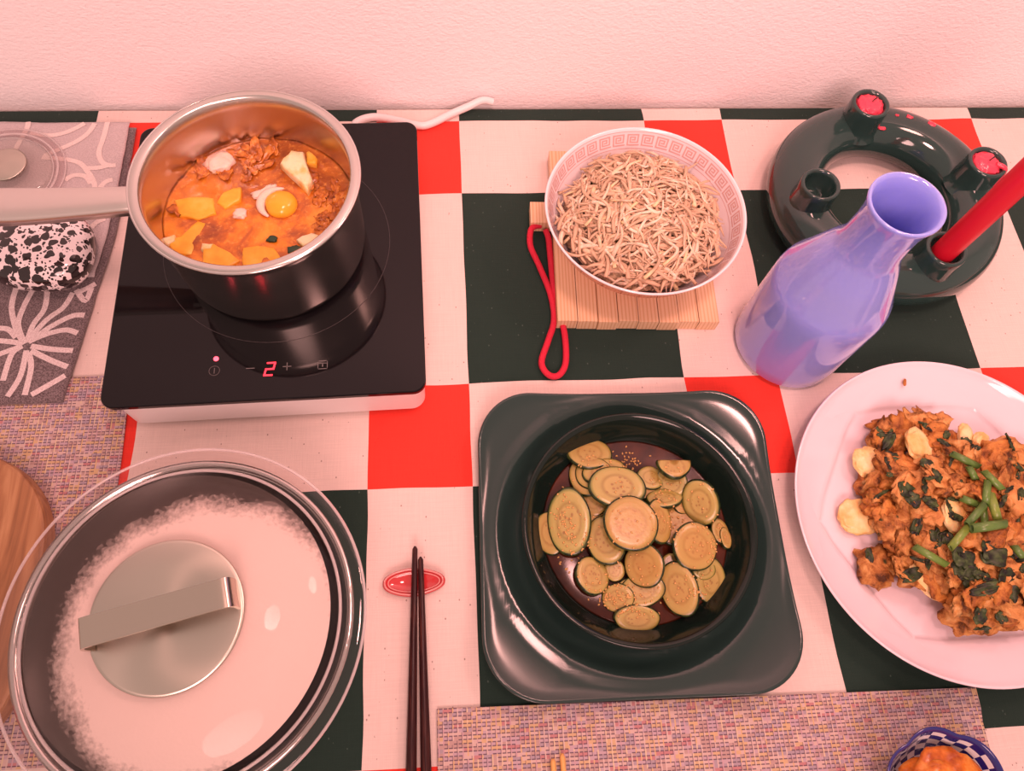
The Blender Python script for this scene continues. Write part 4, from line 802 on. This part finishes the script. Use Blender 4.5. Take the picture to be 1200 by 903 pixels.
for i, (a, b, lb) in enumerate(SC):
    a, b = Vector(a), Vector(b); m_ = (a+b)/2; L_ = (b-a).length; d = (b-a).normalized(); ang = math.atan2(d.y, d.x)
    zs = max(drop(*(m_+(b-a)*t_).xy)[0].z for t_ in (-.45, 0, .45)); m_.z = zs+.0026 if abs(zs-m_.z) < .02 else m_.z
    rr_ = .0028 if i not in (7, 8) else .0034; n_ = 14; V, F = [], []
    for ring, (x, r_) in enumerate(((-L_/2, rr_), (0, rr_*1.04), (L_/2, rr_*.95), (L_/2-.0006, rr_*.7), (0, rr_*.72), (-L_/2+.0006, rr_*.72))):
        V += [(x+(.0012*cos(2*pi*j/n_) if ring in (0, 2) else 0), r_*cos(2*pi*j/n_)*1.1, r_*sin(2*pi*j/n_)*.85) for j in range(n_)]
    for r_ in range(6):
        for j in range(n_): F.append((r_*n_+j, r_*n_+(j+1) % n_, ((r_+1) % 6)*n_+(j+1) % n_, ((r_+1) % 6)*n_+j))
    tag(ob('scallion_piece', fixn(mesh('scallion_piece', V, F, SCAL)), None, m_, (0, rng.uniform(-.1, .1), ang)), lb, 'scallion', 'scallion pieces on the pancake')
tag(ob('pancake_crumb', blob_me('pancake_crumb', 31, .0035, .0015, .001, PANB, .3, 1.6, ICO2), None, (.7715, -.3280, .0210), (0, 0, 1.2)), 'tiny brown crumb on the upper rim of the white plate', 'crumb')

# ------------------------------------------------------------------ chopsticks and rest
rs = thing('chopstick_rest', 'small red glazed chopstick rest with a pink edge on the cloth', 'chopstick rest', (.3272, -.4810, .0005), R(1))
def pebble(sx, sy): return [(sx*(1.05*cos(a)+.10*cos(a)**3)*(.9+.08*cos(2*a)), sy*(math.copysign(abs(sin(a))**.8, sin(a)))*(1-.05*cos(a))) for a in [2*pi*i/56 for i in range(56)]]
def stackrings(name, lv, m_):
    V, F, rows = [], [], []
    for sx, sy, z in lv:
        P = pebble(sx, sy); rows.append(list(range(len(V), len(V)+56))); V += [(x, y, z) for x, y in P]
    for a, b in zip(rows, rows[1:]):
        for i in range(56): F.append((a[i], a[(i+1) % 56], b[(i+1) % 56], b[i]))
    F += [tuple(rows[0][::-1]), tuple(rows[-1])]
    return fixn(mesh(name, V, F, m_))
ob('rest_body', stackrings('rest_body', [(.0205, .0098, 0), (.0222, .0112, .001), (.0224, .0114, .0035), (.0212, .0104, .0058), (.0200, .0094, .0060), (.0192, .0086, .0046), (.0186, .0080, .0038), (.005, .002, .0036)], REDGLAZE), rs)
V, F = [], []; n_ = 56; P = pebble(.0206, .0099)
ob('rim_edge', fixn(mesh('rim_edge', *tube([(x, y, .0060) for x, y in P+[P[0]]], .0007, 6), PINKGLAZE)), rs)
ob('inner_edge', fixn(mesh('inner_edge', *tube([(x, y, .0043) for x, y in pebble(.0182, .0077)+[pebble(.0182, .0077)[0]]], .0006, 6), PINKGLAZE)), rs)
def chopstick(a, b, r0, r1, m_, label, group, n=8):
    a, b = Vector(a), Vector(b); c = (a+b)/2
    P = [a+(b-a)*t_-c for t_ in (0, .01, .3, .6, .97, 1)]
    V, F = tube(P, lambda t_: (r0*.6 if t_ < .01 else r0+(r1-r0)*t_ if t_ < .99 else r1*.8), n)
    return tag(ob('chopstick', fixn(mesh('chopstick', V, F, m_)), None, c), label, 'chopstick', group)
chopstick((.3286, -.4535, .0107), (.3236, -.690, .0074), .0013, .0056, LACQ, 'dark lacquered chopstick, the left and longer reaching of the pair on the red rest', 'dark chopsticks on the rest')
chopstick((.3330, -.4622, .0107), (.3376, -.700, .0074), .0013, .0056, LACQ, 'dark lacquered chopstick, the right one of the pair on the red rest', 'dark chopsticks on the rest')
chopstick((.4290, -.6135, .0072), (.4320, -.84, .0048), .0018, .0028, BAMBOO, 'light bamboo chopstick tip, left of the two at the bottom edge', 'bamboo chopsticks on the near placemat')
chopstick((.4362, -.6105, .0072), (.4400, -.84, .0048), .0018, .0028, BAMBOO, 'light bamboo chopstick tip, right of the two at the bottom edge', 'bamboo chopsticks on the near placemat')

# ------------------------------------------------------------------ kimchi bowl
kb = thing('kimchi_bowl', 'small scalloped bowl with blue and white checks, holding kimchi', 'bowl', (.705, -.6545, .0024))
NA = 112; kprof = [(.020, .001), (.022, 0), (.025, 0), (.026, .004), (.036, .016), (.0425, .028), (.0462, .0375), (.0470, .0390), (.0466, .0398), (.0450, .0392), (.0432, .0355), (.0412, .0315), (.0388, .0270), (.0360, .0225), (.0325, .0180), (.028, .0135), (.018, .0100), (.004, .0095)]
V, F, mi, rows = [], [], [], []
for pi2, (r_, z) in enumerate(kprof):
    row = []
    for i in range(NA):
        a = 2*pi*i/NA; am = .045*min(1, max(0, (z-.004)/.03)); s = 1+am*(abs(cos(3.5*(a-R(95))))*1.6-1.0); row.append(len(V)); V.append((r_*s*cos(a), r_*s*sin(a), z))
    rows.append(row)
for ri_, (a, b) in enumerate(zip(rows, rows[1:])):
    for i in range(NA):
        F.append((a[i], a[(i+1) % NA], b[(i+1) % NA], b[i]))
        mi.append(1 if 5 <= ri_ <= 9 else (((i//4)+ri_) % 2 if ri_ > 9 or 3 <= ri_ <= 4 else 0))
F += [tuple(rows[0][::-1]), tuple(rows[-1])]; mi += [0, 0]
ob('bowl_body', fixn(mesh('bowl_body', V, F, [BWHITE, BLUE], True, mi)), kb)
rng = random.Random(14)
tag(ob('kimchi_pile', blob_me('kimchi_pile', 14, .033, .033, .0085, KIMCHI, .14, 2.2, ICO4, .9), None, (.705, -.6545, .0350)), 'mound of orange kimchi filling the blue checked bowl', 'kimchi', None, 'stuff')
for i, (x, y, L_, a, w_) in enumerate([(-.004, .018, .022, .15, .0065), (.012, .010, .020, -.7, .007), (-.014, .008, .020, 1.0, .007), (.002, .004, .022, .5, .008), (.018, -.002, .018, -1.1, .006), (-.018, -.006, .018, 1.4, .006), (.004, -.012, .022, -.2, .007)]):
    P = smooth_path([(-L_/2, -.002, -.003), (-L_/5, .002, .002), (L_/5, .001, .0025), (L_/2, -.003, -.002)], 5)
    me = tube_me('kimchi_leaf', P, lambda t_: w_*(.35+.65*sin(pi*t_)), KIMCHI, 12, .45); z = .0395-.0035*(math.hypot(x, y)/.02)**2
    tag(ob('kimchi_leaf', me, None, (.705+x, -.6545+y, z), (.2*(i % 3-1), .15*(i % 2), a)), ('folded kimchi leaf at the back of the blue checked bowl', 'folded kimchi leaf at the back right of the blue checked bowl', 'folded kimchi leaf at the back left of the blue checked bowl', 'folded kimchi leaf in the middle of the blue checked bowl', 'folded kimchi leaf at the right of the blue checked bowl', 'folded kimchi leaf at the left of the blue checked bowl', 'folded kimchi leaf at the front of the blue checked bowl')[i], 'kimchi', 'kimchi leaves in the small bowl')

# ------------------------------------------------------------------ covered pan
PN = Vector((.1790, -.5102, .0022)); pn = thing('frying_pan', 'wide steel pan standing on the placemat beneath the glass lid', 'pan', PN)
ob('pan_body', lathe_me('pan_body', [(0, 0), (.088, 0), (.096, .003), (.101, .010), (.108, .072), (.1105, .0775), (.1125, .0785), (.1125, .0800), (.1090, .0800), (.1055, .0735), (.098, .011), (.093, .005), (0, .004)], [STEELP, NONSTICK], 96, pick=lambda c: 1 if c.z > .0035 and math.hypot(c.x, c.y) < .0965+(c.z-.01)*.1 and c.z < .075 else 0), pn)
ld = thing('pan_lid', 'round glass lid with a steel knob plate and misted inside on the wide pan', 'lid', (PN.x, PN.y, .0824))
dome = [(.1045, .0020), (.1040, .0060), (.1000, .0105), (.090, .0165), (.075, .0225), (.058, .0268), (.040, .0292), (.020, .0302), (0, .0305)]
ob('glass_dome', lathe_me('glass_dome', dome, GLASSDOME, 112), ld)
ob('glass_rim', lathe_me('glass_rim', [(.1046, .0022), (.1065, .0030), (.1085, .0022), (.1110, .0030), (.1180, .0030), (.1205, .0022), (.1215, .0008), (.1205, -.0002), (.1180, .0004), (.1100, .0004), (.1060, -.0001), (.1046, .0010)], GLASSRIM, 128, True), ld)
ob('rim_band', lathe_me('rim_band', [(.1040+.0012*cos(R(a)), .0028+.0012*sin(R(a))) for a in range(0, 360, 45)], GLASSEDGE, 112, True), ld)
ob('rim_bead', lathe_me('rim_bead', [(.1206+.0011*cos(R(a)), .0011+.0011*sin(R(a))) for a in range(0, 360, 45)], GLASSEDGE, 128, True), ld)
ob('condensation', lathe_me('condensation', [(r_*.985, z-.0012) for r_, z in dome if r_ < .104], FOG, 112), ld)
kplate = ob('knob_plate', lathe_me('knob_plate', [(0, .0300), (.030, .0302), (.0475, .0306), (.0482, .0312), (.0478, .0318), (.046, .0322), (.030, .0327), (0, .0330)], SPUN, 96), ld)
# strap grip: flat bar bent down at both ends
gp = [(-.0445, .0330), (-.0452, .0420), (-.0440, .0485), (-.0400, .0510), (-.020, .0512), (.020, .0512), (.0400, .0510), (.0440, .0485), (.0452, .0420), (.0445, .0325)]
GP = smooth_path([(x, 0, z) for x, z in gp], 4); V, F = [], []
for i, p in enumerate(GP):
    t_ = (GP[min(i+1, len(GP)-1)]-GP[max(i-1, 0)]).normalized(); nn = Vector((-t_.z, 0, t_.x))
    for y, s in ((-.0092, -.0011), (-.0092, .0011), (.0092, .0011), (.0092, -.0011)): V.append(p+nn*s+Vector((0, y, 0)))
for i in range(len(GP)-1):
    for j in range(4): F.append((i*4+j, i*4+(j+1) % 4, (i+1)*4+(j+1) % 4, (i+1)*4+j))
F += [(3, 2, 1, 0), tuple(range((len(GP)-1)*4, len(GP)*4))]
me = fixn(mesh('grip', V, F, GRIP, True)); g = ob('grip', me, kplate, (0, 0, 0), (0, 0, R(13.5)))
g.modifiers.new('split', 'EDGE_SPLIT').split_angle = R(50)

# ------------------------------------------------------------------ wooden board
tag(ob('wooden_board', prism_me('wooden_board', [(x-.115, y-.485) for x, y in rrect(.316, .250, .088, 16)], .0024, .0205, BOARD, .003), loc=(0, 0, 0)), 'brown wooden board with rounded corners beside the lidded pan', 'board')

# ------------------------------------------------------------------ folded towel with speckled pot and small glass lid
def tz(x, y): return .0006*noise.noise(Vector((x*35, y*35, 8)))+.0009*noise.noise(Vector((x*12, y*16, 4)))
edgeD = [(-.0095, .0440), (-.04, .0448), (-.0981, .0450), (-.1525, .0432), (-.1991, .0378), (-.2602, .0316), (-.3147, .0256)]
def ex(tab, y):
    for (ya, xa), (yb, xb) in zip(tab, tab[1:]):
        if yb <= y <= ya: return xa+(xb-xa)*(ya-y)/(ya-yb)
    return tab[-1][1] if y < tab[-1][0] else tab[0][1]
def fold(name, tab, y0, y1, z0, z1, m_, ny=60):
    V, F, rows = [], [], []; sec = [(0, .3), (-.0012, 0), (-.0012, .0), (0, .7), (-.0015, .93), (-.004, 1)]
    for i in range(ny+1):
        y = y0+(y1-y0)*i/ny; xr = ex(tab, y)+.0008*noise.noise(Vector((y*60, 2, 2))); row = []
        ev = min(1, min(i, ny-i)/2+.25)
        P = [(-.20, 0)]+[(xr-.0022, 0), (xr-.0004, .25), (xr, .5), (xr-.0006, .8), (xr-.0026, 1), (xr-.008, 1)]+[(xr-.008+(-.20-xr+.008)*q/16, 1) for q in range(1, 17)]
        for x, f_ in P:
            row.append(len(V)); yy = y+(.0022*noise.noise(Vector((x*40, 7, y0))) if i in (0, ny) else 0)
            V.append((x, yy, z0+(z1-z0)*f_*ev+(tz(x, y)*f_ if f_ > .4 else 0)))
        rows.append(row)
    m2 = len(rows[0])
    for a, b in zip(rows, rows[1:]):
        for j in range(m2): F.append((a[j], a[(j+1) % m2], b[(j+1) % m2], b[j]))
    F += [tuple(rows[0][::-1]), tuple(rows[-1])]
    return fixn(mesh(name, V, F, m_))
tw = thing('folded_towel', 'folded grey towel with a pale leaf pattern at the left of the cooktop', 'towel')
ob('lower_fold', fold('lower_fold', edgeD, -.0100, -.3147, .0024, .0082, TOWD), tw)
edgeL = [(a, b-.0045) for a, b in edgeD]
ob('upper_fold', fold('upper_fold', edgeL, -.0080, -.192, .0084, .0132, TOWL, 40), tw)
VE = [[(-0.0147, -0.2596), (-0.0251, -0.2442), (-0.033, -0.2242), (-0.0339, -0.2107), (-0.0329, -0.2002)], [(-0.0147, -0.2596), (-0.0242, -0.2399), (-0.0231, -0.2222), (-0.0187, -0.2051)], [(-0.0133, -0.2575), (-0.0111, -0.2402), (-0.0048, -0.2249), (-0.0052, -0.2066)], [(-0.0133, -0.2575), (-0.0008, -0.2361), (0.0118, -0.2231), (0.0174, -0.208)], [(-0.0114, -0.2576), (0.0042, -0.2429), (0.021, -0.2323), (0.0318, -0.2318)], [(-0.0114, -0.2576), (0.0019, -0.2504), (0.0179, -0.2465), (0.0290, -0.2502)], [(-0.0087, -0.2619), (0.0103, -0.2657), (0.0280, -0.2673)], [(-0.0079, -0.2662), (0.0105, -0.2762), (0.0261, -0.2831)], [(-0.0093, -0.2683), (-0.0045, -0.2831), (-0.0046, -0.3090)], [(0.0007, -0.3088), (0.013, -0.3002), (0.0256, -0.2914)], [(-0.0116, -0.2661), (-0.012, -0.2911), (-0.0185, -0.3100)], [(-0.0161, -0.2617), (-0.0235, -0.27), (-0.0255, -0.2948)], [(-0.0165, -0.2596), (-0.0262, -0.2571), (-0.044, -0.2548)], [(-0.0161, -0.2617), (-0.0262, -0.2657), (-0.0404, -0.2719)], [(0.02, -0.2052), (0.0300, -0.2169), (0.0330, -0.2033)], [(0.0224, -0.2076), (0.0296, -0.2035), (0.036, -0.1988)], [(-0.0234, -0.2529), (-0.0326, -0.244), (-0.0465, -0.2428)]]
LT = [[(-0.0581, -0.0109), (-0.0577, -0.0201), (-.064, -.05)], [(-0.0534, -0.0247), (-0.0342, -0.0285), (-0.0172, -0.0241), (-0.0026, -0.0132)], [(-0.034, -0.0543), (-0.0092, -0.0386), (0.0024, -0.026), (0.0072, -0.0132)], [(0.0194, -0.0115), (0.0184, -0.0316), (0.0172, -0.0496), (0.0219, -0.062), (0.0300, -0.0664), (0.0355, -0.0656)], [(-0.0359, -0.0561), (-0.0025, -0.0618), (0.0104, -0.0741), (0.0187, -0.088), (0.0195, -0.0965)], [(-0.0092, -0.0842), (-0.0023, -0.0783), (0.0086, -0.0793), (0.0154, -0.0879)], [(0.0083, -0.0697), (0.0203, -0.069), (0.0306, -0.0656)], [(0.0238, -0.0949), (0.0290, -0.0865), (0.0355, -0.084)], [(.02, -.15), (.028, -.135), (.036, -.130)], [(-.06, -.10), (-.03, -.11), (-.02, -.13)]]
for p in VE: ob('leaf_line', mesh('leaf_line', *strip(p, .0050, lambda x, y: .0082+tz(x, y)+.00045), TOWDL), tw)
for p in LT: ob('leaf_line', mesh('leaf_line', *strip(p, .0050, lambda x, y: .0132+tz(x, y)+.00045), TOWLL), tw)

sk = thing('speckled_pot', 'white ceramic pot with black speckles lying on the grey towel', 'pot', (.0, -.1810, .0125))
V, F = ICO4; out = []
for p in V:
    q = Vector([math.copysign(abs(c)**.78, c) for c in p]); z = q.z*.021+.0205
    out.append((q.x*.0455*(1-.05*q.y), q.y*.0395*(1+.10*q.x), max(z, .0012)))
ob('pot_body', mesh('pot_body', out, F, SPECK), sk, (-.0035, .003, 0))
ob('spout', blob_me('spout', 2, .016, .017, .012, SPECK, .05, 1., ICO3, .85), sk, (-.0505, -.004, .0225))
gl = thing('glass_lid', 'small clear glass lid with a steel disc lying on the pale towel', 'lid', (-.066, -.079, .0140))
ob('glass_dome', lathe_me('glass_dome', [(.0455, .0020), (.0445, .0050), (.041, .0080), (.032, .0115), (.020, .0135), (0, .0142)], GLASSTINT, 80), gl)
ob('glass_rim', lathe_me('glass_rim', [(.0456, .0018), (.0490, .0022), (.0530, .0034), (.0565, .0030), (.0575, .0014), (.0560, .0002), (.0520, .0008), (.0480, .0002), (.0456, .0006)], GLASSRIM, 96, True), gl)
ob('rim_bead', lathe_me('rim_bead', [(.0500+.0012*cos(R(a)), .0026+.0012*sin(R(a))) for a in range(0, 360, 45)], GLASSEDGE, 96, True), gl)
for r_ in (.0455, .0568): ob('rim_line', lathe_me('rim_line', [(r_+.0009*cos(R(a)), .0018+.0009*sin(R(a))) for a in range(0, 360, 60)], GLASSEDGE, 96, True), gl)
ob('steel_disc', lathe_me('steel_disc', [(0, .0142), (.018, .0136), (.0195, .0142), (.018, .0152), (0, .0158)], SPUN, 64), gl, (.008, .002, 0))
